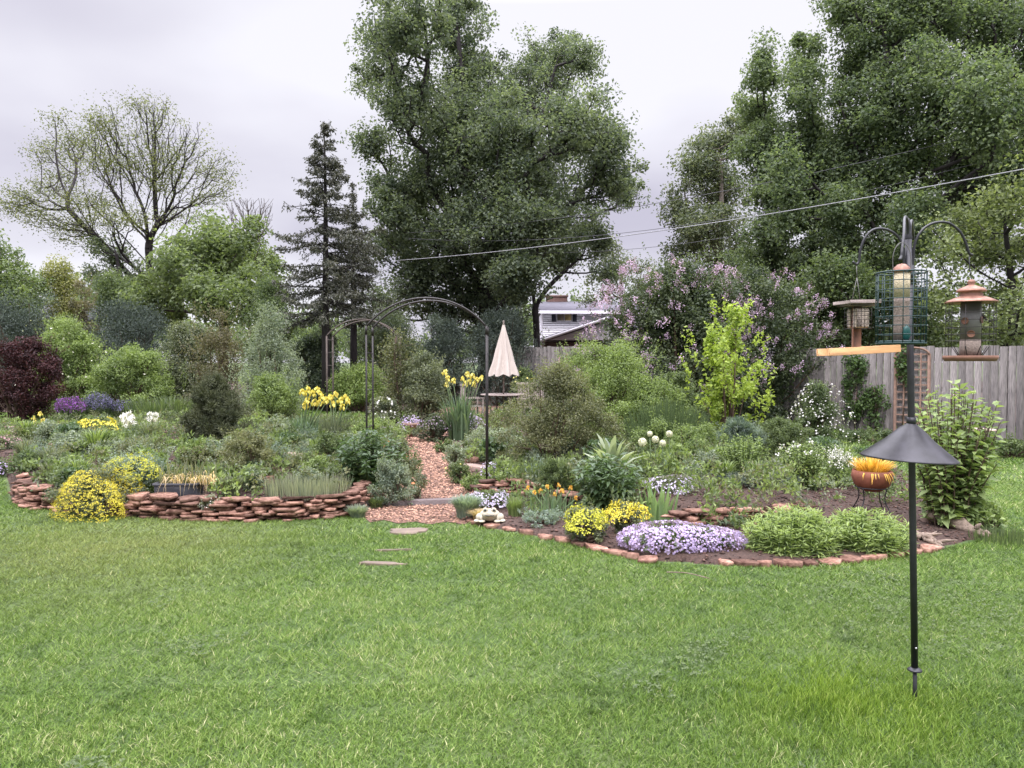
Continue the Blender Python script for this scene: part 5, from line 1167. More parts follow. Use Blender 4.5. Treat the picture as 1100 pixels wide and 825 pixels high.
T_('lawn_edge_grass', 'longer grass growing over the right end of the bed by the driftwood', 'grass', 1058, 1098, 566, yb=585, mat='mid', n=300, width=.006, base=.8, reach=.3)
S('sedum_rosettes', 'pale green rosettes on the soil right of the phlox mat', 'plant', 770, 800, 556, d=7.1, mat='silver', leaf=.03, asp=.7, nc=20, cr=.18, dens=1, power=3)
# vines on the fence
def fence_vine(label, x0, x1, y0, y1, n, mat='vine'):
    u = fb - fa
    def on(px):                                    # meet the vertical plane of the fence
        r = ray(px, 388)[:2]; A = np.array([[r[0], -u[0]], [r[1], -u[1]]]); s = np.linalg.solve(A, fa); return s[0] * r
    m = 46; C = []
    for _ in range(m):
        px = rng.uniform(x0, x1); q = on(px); py = rng.uniform(y0, y1); C.append([q[0], q[1] - .10 - rng.random() * .1, P(px, py, q[1])[2]])
    C = np.array(C); q = on((x0 + x1) / 2); root = np.array([q[0], q[1] - .12, 0]); st, fo = MB(), MB()
    top = C[np.argmax(C[:, 2])]; m_tube(st, [root, root * [1, 1, 0] + [.05, 0, top[2] * .5], [top[0], root[1], top[2]]], .012, 5)
    frusta(st, np.stack([np.full(m, root[0]), np.full(m, root[1]), C[:, 2] * .9], 1), C, np.full(m, .005), np.full(m, .003), 4)
    clump_leaves(fo, C, .13, n // m, .065, .75, .9, .2); finish('climbing_vine', label, 'vine', root, [('stems', st, M['stem_brown']), ('foliage', fo, L[mat])])
fence_vine('dark green vine hanging down the full height of the board fence', 906, 926, 384, 450, 1500)
fence_vine('smaller vine half way up the fence between the long vine and the trellis', 929, 948, 416, 458, 600)
fence_vine('vine twining through the wooden trellis behind the pole', 960, 974, 372, 410, 500)

# ------------------------------------------------------------------ arches
def hoop_pts(xl, xr, ztop, zs, y, n=26):
    cx = (xl + xr) / 2; a = (xr - xl) / 2; t = np.linspace(math.pi, 0, n)
    return [(xl, y, gh(xl, y) - .1)] + [(xl, y, z) for z in np.linspace(.3, zs, 4)] + [(cx + a * .985 * math.cos(k), y, zs + (ztop - zs) * math.sin(k) ** .9) for k in t[1:-1]] + [(xr, y, z) for z in np.linspace(zs, .3, 4)] + [(xr, y, gh(xr, y) - .1)]
def arch():
    d = 9.1; xl, xr = P(393.5, 388, d)[0], P(522.5, 388, d)[0]; zt, zs = P(460, 320, d)[2], P(400, 351, d)[2]
    e = empty('garden_arch', ((xl + xr) / 2, d, 0), 'tall slim dark metal arch standing over the gravel path', 'arch')
    for k, y in enumerate((d, d + .42)):
        cx = (xl + xr) / 2; a = (xr - xl) / 2; R_ = (a * a + (zt - zs) ** 2) / (2 * (zt - zs)); th = math.asin(min(1, a / R_)); t = np.linspace(-th, th, 30)
        for x in (xl, xr):
            m = MB(); m_tube(m, [(x, y, float(gh(x, y)) - .15), (x, y, 1.), (x, y, zs - .0)], .0115, 8); m_tube(m, [(x, y, zs - .09), (x, y, zs + .01)], .0155, 8); m.build('post', M['bronze'], e)
        m = MB(); m_tube(m, [(cx + R_ * math.sin(q), y, zt - R_ + R_ * math.cos(q)) for q in t], .0115, 8); m.build('hoop', M['bronze'], e)
    for x in (xl, xr):
        for z in (.35, .8, 1.25, 1.7):
            m = MB(); m_tube(m, [(x, d + .015, z), (x, d + .405, z)], .006, 6); m.build('crossbar', M['bronze'], e)
arch()
def arbor():
    d = 17.6; xl, xr = P(351, 388, d)[0], P(426, 388, d)[0]; zt, zs = P(390, 343, d)[2], P(350, 361, d)[2]
    e = empty('rustic_arbor', ((xl + xr) / 2, d, 0), 'weathered brown arbor hoop farther back beside the spruce trunk', 'arch')
    for k, y in enumerate((d, d + .6)):
        cx = (xl + xr) / 2; a = (xr - xl) / 2; R_ = (a * a + (zt - zs) ** 2) / (2 * (zt - zs)); th = math.asin(min(1, a / R_)); t = np.linspace(-th, th, 24)
        for x in (xl, xr):
            m = MB(); m_tube(m, [(x, y, -.1), (x, y, zs)], .02, 8); m.build('post', M['bark'], e)
        m = MB(); m_tube(m, [(cx + R_ * math.sin(q), y, zt - R_ + R_ * math.cos(q)) for q in t], .016, 8); m.build('hoop', M['bark'], e)
    for x in (xl, xr):
        for z in np.arange(.3, zs, .3):
            m = MB(); m_tube(m, [(x, d + .02, z), (x, d + .58, z)], .008, 5); m.build('crossbar', M['bark'], e)
    # vine up the right post
    g = np.array([xr, d - .1, 0]); n = 70; C = g + np.stack([rng.normal(0, .16, n), rng.normal(.1, .14, n), rng.uniform(.15, zs + .1, n)], 1); st, fo = MB(), MB()
    m_tube(st, [g, g + [.05, 0, .9], g + [-.04, 0, 1.6], g + [0, 0, zs]], .018, 6); frusta(st, np.stack([np.full(n, g[0]), np.full(n, g[1]), C[:, 2] - .1], 1), C, np.full(n, .006), np.full(n, .003), 4)
    clump_leaves(fo, C, .22, 52, .055, .6, 1.2, .3); finish('climbing_vine', 'leafy vine smothering the right post of the brown arbor', 'vine', g, [('stems', st, M['stem_brown']), ('foliage', fo, L['olive'])])
arbor()

# ------------------------------------------------------------------ parasol, table, chairs
def parasol():
    d = 20.; c = P(541, 388, d); x = c[0]; zt, zb = P(541, 348, d)[2], P(541, 403, d)[2]; e = empty('closed_parasol', (x, d, 0), 'closed cream parasol standing in the garden table', 'parasol')
    m = MB(); n = 80; rows = 14; V = []
    for i in range(rows):
        t = i / (rows - 1); r0 = .025 + (.40) * t ** 1.05; z = zt + (zb - zt) * t
        for k in range(n):
            a = k / n * 2 * math.pi; pl = .5 + .5 * math.cos(8 * a + .6); rr = r0 * (1 - .26 * pl * min(1, t * 3) + .035 * math.sin(16 * a + 9 * t)); V.append((x + rr * math.cos(a), d + rr * math.sin(a), z + (.03 * math.cos(8 * a) if i == rows - 1 else 0)))
    F = [[i * n + k, i * n + (k + 1) % n, (i + 1) * n + (k + 1) % n, (i + 1) * n + k] for i in range(rows - 1) for k in range(n)]
    m.add(V, np.array(F)); m.build('canopy', M['canvas'], e, smooth=True)
    m = MB(); m_tube(m, [(x, d, .02), (x, d, zt)], .02, 8); m.build('pole', M['grey_wood'], e)
    m = MB(); m_lathe(m, (x, d, zt - .02), [(0.001, .12), (.02, .1), (.028, .07), (.015, .04), (.035, .0), (.001, -.01)], 12); m.build('finial', M['grey_wood'], e)
    m = MB(); m_lathe(m, (x, d, 0), [(.001, 0), (.25, 0), (.26, .03), (.06, .07), (.035, .2), (.001, .2)], 20); m.build('base', M['fence_dark'], e)
    t = empty('garden_table', (x, d, 0), 'round wooden garden table under the closed parasol', 'table')
    m = MB(); m_lathe(m, (x, d, .70), [(.03, 0), (.60, 0), (.62, .015), (.61, .035), (.03, .035), (.03, 0)], 28); m.build('tabletop', M['grey_wood'], t)
    for k in range(4):
        a = k * math.pi / 2 + .5; m = MB(); m_tube(m, [(x + .42 * math.cos(a), d + .42 * math.sin(a), .70), (x + .36 * math.cos(a), d + .36 * math.sin(a), .0)], .025, 6); m.build('leg', M['grey_wood'], t)
    def chair(ang, r, label):
        cx, cy = x + r * math.cos(ang), d + r * math.sin(ang); e = empty('garden_chair', (cx, cy, 0), label, 'chair'); f = np.array([-math.cos(ang), -math.sin(ang)]); s = np.array([-f[1], f[0]]); rz = math.atan2(s[1], s[0])
        p = lambda u, v, z: (cx + s[0] * u + f[0] * v, cy + s[1] * u + f[1] * v, z)
        m = MB()
        for k in range(5): m_box(m, p(0, -.2 + .1 * k, .43), (.48, .085, .02), rz)
        m.build('seat', M['grey_wood'], e); m = MB()
        for k in range(6): m_box(m, p(-.2 + .08 * k, -.26, .72), (.05, .02, .5), rz)
        m_box(m, p(0, -.262, .98), (.52, .035, .06), rz); m_box(m, p(0, -.262, .52), (.5, .035, .04), rz); m.build('backrest', M['grey_wood'], e)
        for u in (-.23, .23):
            for v in (-.23, .2): m = MB(); m_box(m, p(u, v, .21 if v < 0 else .32), (.04, .04, .43 if v < 0 else .64), rz); m.build('leg', M['grey_wood'], e)
            m = MB(); m_box(m, p(u, 0, .65), (.06, .5, .025), rz); m.build('armrest', M['grey_wood'], e)
    chair(R(200), .85, 'wooden garden chair left of the parasol table'); chair(R(-40), .9, 'wooden garden chair at the near right of the parasol table'); chair(R(60), .9, 'wooden garden chair on the far side of the parasol table')
parasol()
sheet('patio', [G0(*p) for p in [(455, 447), (575, 447), (565, 432), (470, 431)]], .010, M['gravel'])

# ------------------------------------------------------------------ trellis, bird bath, pots, frog, driftwood
def trellis():
    u = unit((fb - fa)[None])[0]; mid_ = None
    r = ray(978, 388)[:2]; A = np.array([[r[0], -(fb - fa)[0]], [r[1], -(fb - fa)[1]]]); s = np.linalg.solve(A, fa); q = s[0] * r + np.array([0, -.07]); ang = math.atan2(u[1], u[0])
    e = empty('wooden_trellis', (q[0], q[1], 0), 'brown lattice trellis with an arched top leaning on the fence', 'trellis'); w = 34 * q[1] / F_PX; H = P(978, 374, q[1])[2]
    p = lambda a, z, o=0: (q[0] + u[0] * a, q[1] + u[1] * a - o, z)
    for a in (-w / 2, w / 2): m = MB(); m_box(m, p(a, H / 2 - .06), (.055, .04, H - .12), ang); m.build('side_rail', M['trellis'], e)
    m = MB()
    for k in range(1, 4): m_box(m, p(-w / 2 + w * k / 4, H / 2 - .05, .012), (.03, .015, H - .1), ang)
    nz = 11
    for k in range(nz): m_box(m, p(0, .12 + (H - .25) * k / (nz - 1), .0), (w, .012, .03), ang)
    m.build('lattice', M['trellis'], e)
    m = MB(); m_tube(m, [p(-w / 2 * math.cos(t), H - .14 + .15 * math.sin(t), .005) for t in np.linspace(0, math.pi, 12)], .024, 6); m.build('arched_top', M['trellis'], e)
trellis()
def bath():
    g = G(1055, 512); g = np.array([P(1054, 388, 12.2)[0], 12.2, 0]); z = P(1054, 462, 12.2)[2]; e = empty('bird_bath', tuple(g), 'tan stone bird bath standing by the fence', 'bird bath')
    m = MB(); m_lathe(m, g, [(.001, z - .02), (.10, z - .015), (.19, z + .015), (.225, z + .02), (.23, z), (.16, z - .05), (.05, z - .08), (.001, z - .08)], 28); m.build('basin', M['bath'], e, smooth=True)
    m = MB(); m_lathe(m, g, [(.001, 0), (.14, 0), (.14, .05), (.07, .10), (.05, z * .5), (.07, z - .1), (.001, z - .07)], 20); m.build('pedestal', M['bath'], e, smooth=True)
bath()
def pots():
    # clay bowl with a flame coloured plant on a wire stand
    d = 7.9; x = P(938.5, 388, d)[0]; gz = float(gh(x, d)); zt = P(938, 505, d)[2]; zb = P(938, 527, d)[2]; r = 21 * d / F_PX
    e = empty('clay_bowl', (x, d, zb), 'round terracotta bowl resting in a black wire stand', 'pot'); m = MB(); h = zt - zb
    m_lathe(m, (x, d, zb), [(.001, 0), (.45 * r, 0), (.85 * r, .3 * h), (r, .7 * h), (.94 * r, h), (.86 * r, h), (.88 * r, .8 * h), (.001, .78 * h)], 32); m.build('bowl', M['terracotta'], e, smooth=True)
    so = MB(); m_lathe(so, (x, d, zb + .81 * h), [(.87 * r, 0), (.4 * r, .02), (.001, .025)], 20); so.build('soil', M['mulch'], e)
    s = empty('plant_stand', (x, d, gz), 'black wire stand with curved legs under the clay bowl', 'stand')
    m = MB(); a = np.linspace(0, 2 * math.pi, 28, endpoint=False); m_tube(m, np.stack([x + .80 * r * np.cos(a), d + .80 * r * np.sin(a), np.full(28, zb + .18 * h)], 1), .006, 6, closed=True); m.build('ring', M['black_metal'], s)
    for k in range(4):
        t = k * math.pi / 2 + .6; m = MB(); c, n_ = math.cos(t), math.sin(t)
        m_tube(m, curve([(x + .80 * r * c, d + .80 * r * n_, zb + .18 * h), (x + .7 * r * c, d + .7 * r * n_, (zb + gz) / 2 + .03), (x + .95 * r * c, d + .95 * r * n_, gz + .03), (x + 1.05 * r * c, d + 1.05 * r * n_, gz)], 12), .006, 6); m.build('leg', M['black_metal'], s)
    fo = MB(); n = 420; a = rng.uniform(0, 6.28, n); q = np.sqrt(rng.random(n)); B = np.array([x, d, zb + .85 * h]) + np.stack([np.cos(a) * q * r * .7, np.sin(a) * q * r * .7, np.zeros(n)], 1)
    blades(fo, B, np.stack([np.cos(a) * q * r * .6, np.sin(a) * q * r * .6, np.zeros(n)], 1), (P(938, 488, d)[2] - zb - .85 * h) * rng.uniform(.5, 1.05, n) * (1 - .3 * q), .012, .3, rng.normal(.6, .35, n))
    n = 22; a = rng.uniform(-2.6, -.5, n); B = np.array([x, d, zb + .97 * h]) + np.stack([np.cos(a) * r * .9, np.sin(a) * r * .9, np.zeros(n)], 1); blades(fo, B, np.stack([np.cos(a) * r * .25, np.sin(a) * r * .25, np.zeros(n)], 1), -h * rng.uniform(.1, .55, n), .016, -1.2, rng.normal(.5, .3, n))
    finish('flame_plant', 'yellow and orange leaved plant filling the clay bowl', 'plant', np.array([x, d, zb + .8 * h]), [('foliage', fo, PM['flame'])])
    # small clay pot by the path
    g = G(441, 470); dd = g[1]; r = 8.5 * dd / F_PX; zt = P(441, 454, dd)[2]; e = empty('clay_pot', tuple(g), 'upright pale clay pot at the end of the gravel path', 'pot'); h = zt - g[2]
    m = MB(); m_lathe(m, g, [(.001, 0), (.6 * r, 0), (.9 * r, h * .82), (1.05 * r, h * .83), (1.05 * r, h), (.88 * r, h), (.85 * r, h * .88), (.001, h * .87)], 24); m.build('pot', M['clay_pot'], e, smooth=True)
    C = g + np.array([0, 0, h]) + rng.normal(0, .5, (26, 3)) * [r, r, .06]; fo, fl = MB(), MB(); clump_leaves(fo, C, r * .4, 16, .03); q = 300; k = rng.integers(0, 26, q); discs(fl, C[k] + rng.normal(0, r * .35, (q, 3)) * [1, 1, .5] + [0, 0, .02], rng.normal(size=(q, 3)) + [0, -.5, 1], .016, rng.random(q))
    finish('purple_phlox', 'purple flowers growing in the pale clay pot', 'flower', g + [0, 0, h * .9], [('foliage', fo, L['mid']), ('blossoms', fl, PM['phlox'])])
    # black trough on the wall
    d = 7.95; x0, x1 = P(168, 388, d)[0], P(213, 388, d)[0]; zt, zb = P(190, 518, d)[2], P(190, 531.5, d)[2]; x = (x0 + x1) / 2; w = x1 - x0; e = empty('black_trough', (x, d, zb), 'long black planting trough standing on the stone wall', 'planter')
    m = MB(); dz = zt - zb
    for sy in (-1, 1): m_box(m, (x, d + sy * .085, (zt + zb) / 2), (w, .014, dz), 0, .5, ((1, 0, 0), sy * -.12))
    for sx in (-1, 1): m_box(m, (x + sx * (w / 2 - .008), d, (zt + zb) / 2), (.014, .155, dz))
    m_box(m, (x, d, zb + .008), (w - .03, .15, .014)); m.build('body', M['trough'], e)
    m = MB()
    for sy in (-1, 1): m_box(m, (x, d + sy * .098, zt - .008), (w + .025, .022, .02))
    for sx in (-1, 1): m_box(m, (x + sx * (w / 2 + .004), d, zt - .008), (.022, .174, .02))
    m.build('rim', M['trough'], e); m = MB(); m_box(m, (x, d, zt - .04), (w - .04, .15, .03)); m.build('soil', M['mulch'], e)
    fo, gr = MB(), MB(); n = 130; B = np.stack([rng.uniform(x0 + .02, x1 + .14, n), d + rng.uniform(-.05, .12, n), np.full(n, zt - .02)], 1); a = rng.uniform(0, 6.28, n); D = np.stack([np.cos(a) * .17, np.sin(a) * .12 - .08, np.zeros(n)], 1) * rng.uniform(.5, 1.3, (n, 1))
    Hh = rng.uniform(-.14, .03, n); K = 6; s = np.linspace(0, 1, K + 1); side = unit(np.stack([-D[:, 1], D[:, 0], np.zeros(n)], 1)); rows = []
    pk = rng.uniform(.07, .15, n)
    for t in s:
        z = Hh * t ** 1.5 + pk * 4 * t * (1 - t) * .9; p_ = B + D * t + np.stack([np.zeros(n), np.zeros(n), z], 1); wv = .011 * (1.05 - t); rows += [p_ - side * wv / 2, p_ + side * wv / 2]
    V = np.stack(rows, 1).reshape(-1, 3); q = 2 * (K + 1); i = np.arange(n)[:, None] * q; fo.add(V, np.concatenate([i + np.array([[2 * j, 2 * j + 1, 2 * j + 3, 2 * j + 2]]) for j in range(K)]), np.repeat(np.clip(rng.normal(.6, .25, n), 0, 1), q))
    n = 160; B = np.stack([rng.uniform(x0, x1 + .1, n), d + rng.uniform(-.05, .25, n), np.full(n, zt - .02)], 1); a = rng.uniform(0, 6.28, n); blades(gr, B, np.stack([np.cos(a), np.sin(a), np.zeros(n)], 1) * .08, rng.uniform(.1, .26, n), .012, .4, rng.random(n))
    finish('straw_leaved_iris', 'bleached drooping leaves of an iris spilling from the black trough', 'plant', np.array([x, d, zt - .03]), [('dry_leaves', fo, L['tan']), ('fresh_leaves', gr, L['olive'])])
pots()
def frog():
    g = G(527, 566); d = g[1] + .1; x = P(526, 388, d)[0]; g = np.array([x, d, float(gh(x, d))]); s = 30 * d / F_PX / 2
    e = empty('stone_frog', tuple(g), 'cream stone frog ornament crouching at the lawn edge', 'ornament')
    me = bpy.data.meshes.new('body'); o = bpy.data.objects.new('body', me); COL.objects.link(o)
    mb_ = bpy.data.metaballs.new('tmp')
    V = []
    def ball(c, r, sq=(1, 1, 1), m=None, n=14):
        prof = [(math.sin(t) , -math.cos(t)) for t in np.linspace(.001, math.pi - .001, n)]
        q = MB(); m_lathe(q, (0, 0, 0), prof, 20); vv = q.V[0] * np.array(sq) * r + np.array(c); m.add(vv, q.F[0])
    m = MB(); ball((x, d, g[2] + .42 * s), s * .72, (1.05, .9, .62), m)                      # crouching body
    ball((x, d - .42 * s, g[2] + .55 * s), s * .52, (1.15, .8, .55), m)                     # head
    for q in (-1, 1):
        ball((x + q * .30 * s, d - .48 * s, g[2] + .86 * s), s * .19, (1, 1, 1), m)          # eye bumps
        ball((x + q * .72 * s, d + .05 * s, g[2] + .26 * s), s * .40, (.75, 1.1, .7), m)     # thighs
        ball((x + q * .55 * s, d - .62 * s, g[2] + .10 * s), s * .22, (1.1, 1.4, .45), m)    # front feet
        ball((x + q * .92 * s, d - .35 * s, g[2] + .08 * s), s * .24, (.9, 1.5, .4), m)
        m_tube(m, [(x + q * .5 * s, d - .3 * s, g[2] + .5 * s), (x + q * .62 * s, d - .55 * s, g[2] + .3 * s), (x + q * .55 * s, d - .6 * s, g[2] + .08 * s)], [.15 * s, .12 * s, .1 * s], 8)
    bpy.data.objects.remove(o); m.build('body', M['cream_stone'], e, smooth=True)
    mm_ = MB(); m_tube(mm_, [(x + .42 * s * math.cos(t), d - .52 * s - .34 * s * math.sin(t) , g[2] + .52 * s) for t in np.linspace(.15, math.pi - .15, 10)], .022 * s / .3 * .3 + .002, 5); mm_.build('mouth', M['eye_dark'], e)
    for q in (-1, 1): m = MB(); ball((x + q * .31 * s, d - .63 * s, g[2] + .88 * s), s * .085, (1, 1, 1), m); m.build('eye', M['eye_dark'], e, smooth=True)
frog()
def drift(label, pts, r0, seed):
    r_ = np.random.default_rng(seed); c = curve(pts, 20); n = len(c); m = MB(); rad = r0 * (.35 + .8 * np.sin(np.linspace(.35, 2.9, n))) * (1 + .18 * np.sin(np.linspace(0, 14, n)) + r_.normal(0, .06, n)); m_tube(m, c + r_.normal(0, .008, c.shape), rad * .72, 9)
    off = c + np.array([0, .05, -.01]) + r_.normal(0, .010, c.shape); m_tube(m, off[2:-3], rad[2:-3] * .6, 8); m_tube(m, (c + [0, -.045, -.02])[4:-1], rad[4:-1] * .5, 7)
    for q in range(4):
        k = int(n * (.2 + .2 * q)); v = np.array([r_.uniform(-.12, .16), r_.uniform(-.1, .1), r_.uniform(.03, .09)]); m_tube(m, [c[k], c[k] + v * .6, c[k] + v + [.02, 0, -.01]], [r0 * .5, r0 * .32, r0 * .12], 6)
    tag(m.build('driftwood', M['driftwood'], origin=c[n // 2]), label, 'driftwood')
a_, b_ = G(1004, 566), G(1062, 579)
drift('weathered branching driftwood log at the right end of the bed', [a_ + [0, .1, .10], (a_ + b_) / 2 + [0, .05, .07], b_ + [0, 0, .035]], .065, 1)
a_, b_ = G(985, 580), G(1012, 590)
drift('short weathered wood piece just left of the branching log', [a_ + [0, 0, .04], (a_ + b_) / 2 + [0, .02, .05], b_ + [0, 0, .03]], .04, 2)
for k, (px, py, w, h, lab) in enumerate([(1012, 558, .17, .12, 'pale pink stone behind the driftwood log'), (1028, 562, .13, .1, 'small pale stone resting beside the driftwood log'), (996, 560, .15, .08, 'tan stone half hidden by the leafy shrub stems')]):
    g = G(px, py); mb = MB(); m_stone(mb, (g[0], g[1], g[2] + h * .4), (w, w * .8, h), rng.uniform(0, 3), .6, n=10); tag(mb.build('rock', M['pale_rock'], origin=g), lab, 'rock')
def twig(label, px0, py0, px1, py1, mat='tan'):
    a, c = G0(px0, py0), G0(px1, py1); m = MB(); m_tube(m, curve([(a[0], a[1], .045), ((a[0] + c[0]) / 2, (a[1] + c[1]) / 2 + .02, .055), (c[0], c[1], .045)], 8), .004, 5); tag(m.build('fallen_twig', M['driftwood'], origin=np.array([(a[0] + c[0]) / 2, (a[1] + c[1]) / 2, 0])), label, 'twig')
twig('thin straw coloured twig lying in the lawn before the phlox mat', 716, 621, 762, 628)

# ------------------------------------------------------------------ bird feeder pole with its baffle
PD = 3.66
def pole():
    b = G0(983, 752); x0, d = b[0], b[1]; xt = P(976, 240, d)[0]; H = P(976, 234, d)[2]
    e = empty('feeder_pole', (x0, d, 0), 'tall black metal pole with curved hanging arms in the lawn', 'pole')
    X = lambda z: x0 + (xt - x0) * z / H
    zf = P(981, 719, d)[2]
    m = MB(); m_tube(m, [(X(-.1), d, -.1), (X(zf), d, zf + .02)], .0095, 10); m.build('ground_stake', M['black_metal'], e)
    m = MB(); m_lathe(m, (X(zf), d, zf), [(.001, .012), (.012, .012), (.030, .002), (.034, -.004), (.030, -.006), (.001, -.002)], 20); m.build('foot_plate', M['black_metal'], e, smooth=True)
    m = MB(); m_tube(m, [(X(zf), d, zf), (X(.8), d, .8), (X(1.5), d, 1.5), (X(H), d, H - .1)], .0155, 14); m.build('upright', M['black_metal'], e, smooth=False)
    zs = P(981, 695, d)[2]; m = MB(); m_lathe(m, (X(zs) - .001, d - .0165, zs), [(.001, .004), (.004, .003), (.0055, 0), (.001, 0)], 10, tilt=((1, 0, 0), R(90))); m.build('screw', M['steel'], e)
    # baffle, a wide cone
    za = P(981, 455, d)[2]; zr = P(981, 492, d)[2]; xr = X(za); rr = 48.5 * d / F_PX; xr -= 2.5 * d / F_PX
    prof = [(.016, za + .006), (.020, za), (.05, za - .022), (rr * .5, (za + zr) / 2 + .004), (rr * .97, zr + .006), (rr, zr), (rr * .985, zr - .003), (rr * .5, (za + zr) / 2 - .004), (.018, za - .012)]
    m = MB(); m_lathe(m, (0, 0, 0), [(p[0], p[1] - zr) for p in prof], 56, tilt=((0, 1, 0), R(3.2))); mm2 = MB(); mm2.add(m.V[0] + np.array([xr, d, zr]), m.F[0]); mm2.build('baffle', M['baffle'], e, smooth=True)
    m = MB(); m_lathe(m, (X(za + .02), d, za), [(.0165, .03), (.021, .03), (.021, -.005), (.0165, -.005)], 16); m.build('baffle_collar', M['black_metal'], e)
    # arms
    def arm(pxs, dy, nm='hanging_arm'):
        m = MB(); p = [P(a_, b2, d + y_) for (a_, b2), y_ in zip(pxs, dy)]; c = curve(p, 40); m_tube(m, c, .0062, 8); m.build(nm, M['black_metal'], e); return c[-1]
    arm([(971, 300), (971, 275), (968, 260), (961, 251), (950, 246), (938, 247), (929, 256), (924, 270), (923, 280), (920, 284), (916, 281)], [0, 0, 0, 0, 0, 0, 0, 0, 0, 0, 0])
    arm([(980, 300), (981, 275), (984, 258), (993, 245), (1006, 239), (1020, 240), (1032, 250), (1038, 263), (1041, 272), (1045, 274)], [0] * 10)
    arm([(975.5, 300), (975.5, 262), (975, 240), (973, 233), (971.5, 236), (971, 250), (969, 268), (968, 276), (966, 279)], [0, 0, -.02, -.07, -.16, -.25, -.30, -.31, -.33])
    arm([(977.5, 300), (977.5, 262), (978, 244), (979, 237), (980, 240), (981, 250), (981, 258)], [0, 0, .03, .08, .17, .27, .30])
    m = MB(); m_tube(m, [(X(1.98), d, P(976, 305, d)[2]), (X(2), d, P(976, 285, d)[2])], .0185, 12); m.build('arm_collar', M['black_metal'], e)
    m = MB(); m_lathe(m, (xt, d, H - .1), [(.0155, 0), (.017, .01), (.010, .03), (.012, .06), (.006, .09), (.001, .1)], 12); m.build('finial', M['black_metal'], e)
pole()
def cage_feeder():
    d = G0(983, 752)[1] - .31; k = d / F_PX; c = P(968, 330, d); x = c[0]; zt, zb = P(968, 293, d)[2], P(968, 369, d)[2]; r = 24.5 * k
    e = empty('cage_feeder', (x, d, zt + .03), 'tube bird feeder inside a dark green wire cage hanging from the pole', 'bird feeder')
    m = MB()
    for i, z in enumerate(np.linspace(zb, zt, 9)):
        a = np.linspace(0, 2 * math.pi, 36, endpoint=False); m_tube(m, np.stack([x + r * np.cos(a), d + r * np.sin(a), np.full(36, z)], 1), .0022 if 0 < i < 8 else .0034, 5, closed=True)
    for j in range(16):
        a = j / 16 * 2 * math.pi; m_tube(m, [(x + r * math.cos(a), d + r * math.sin(a), zb), (x + r * math.cos(a), d + r * math.sin(a), zt)], .002, 5)
    for a in (0, .5): 
        for z in (zt, zb):
            m_tube(m, [(x + r * math.cos(a * math.pi), d + r * math.sin(a * math.pi), z), (x - r * math.cos(a * math.pi), d - r * math.sin(a * math.pi), z)], .0024, 5)
    m.build('cage', M['green_wire'], e)
    m = MB(); m_lathe(m, (x, d, zb), [(.001, 0), (r * .98, 0), (r * 1.0, .006), (r * .98, .012), (.001, .012)], 30); m.build('tray', M['green_wire'], e)
    tr = 8.3 * k; zm = P(968, 320, d)[2]
    m = MB(); m_lathe(m, (x, d, 0), [(.001, zm), (tr, zm), (tr, zt + .005), (.001, zt + .005)], 24); m.build('seed', M['seed'], e, smooth=False)
    m = MB(); m_lathe(m, (x, d, 0), [(.001, zb + .013), (tr * .9, zb + .013), (tr * .95, zb + .06), (tr * 1.0, zb + .12), (tr * .92, zb + .15), (tr * 1.0, zm - .02), (tr, zm - .001), (.001, zm - .001)], 24); m.build('tube', M['seed_dark'], e, smooth=False)
    m = MB(); m_lathe(m, (x, d, zt + .005), [(.001, .034), (tr * .5, .03), (tr * .9, .018), (tr * 1.15, .0), (tr * 1.15, -.004), (.001, -.004)], 24); m.build('cap', M['copper'], e, smooth=True)
    zp = P(968, 358, d)[2]; m = MB(); m_lathe(m, (x + .008, d - tr * .93, zp), [(.001, .010), (.010, .010), (.017, .004), (.018, 0)], 16, tilt=((1, 0, 0), R(90))); V = m.V[0]; V[:, 2] = (V[:, 2] - zp) * 1.8 + zp; m.build('feeding_port', M['teal'], e)
    m = MB(); hook = P(966, 279, d - .02); zc = zt + .02; tz = P(968, 262, d)[2]
    m_tube(m, curve([(x - tr * 1.1, d, zc - .02), (x - tr * 1.15, d, zc + .05), (x - tr * .7, d, tz - .01), (x, d, tz + .006), (x + tr * .7, d, tz - .01), (x + tr * 1.15, d, zc + .05), (x + tr * 1.1, d, zc - .02)], 24), .0018, 5); m.build('hanger', M['wire'], e)
cage_feeder()
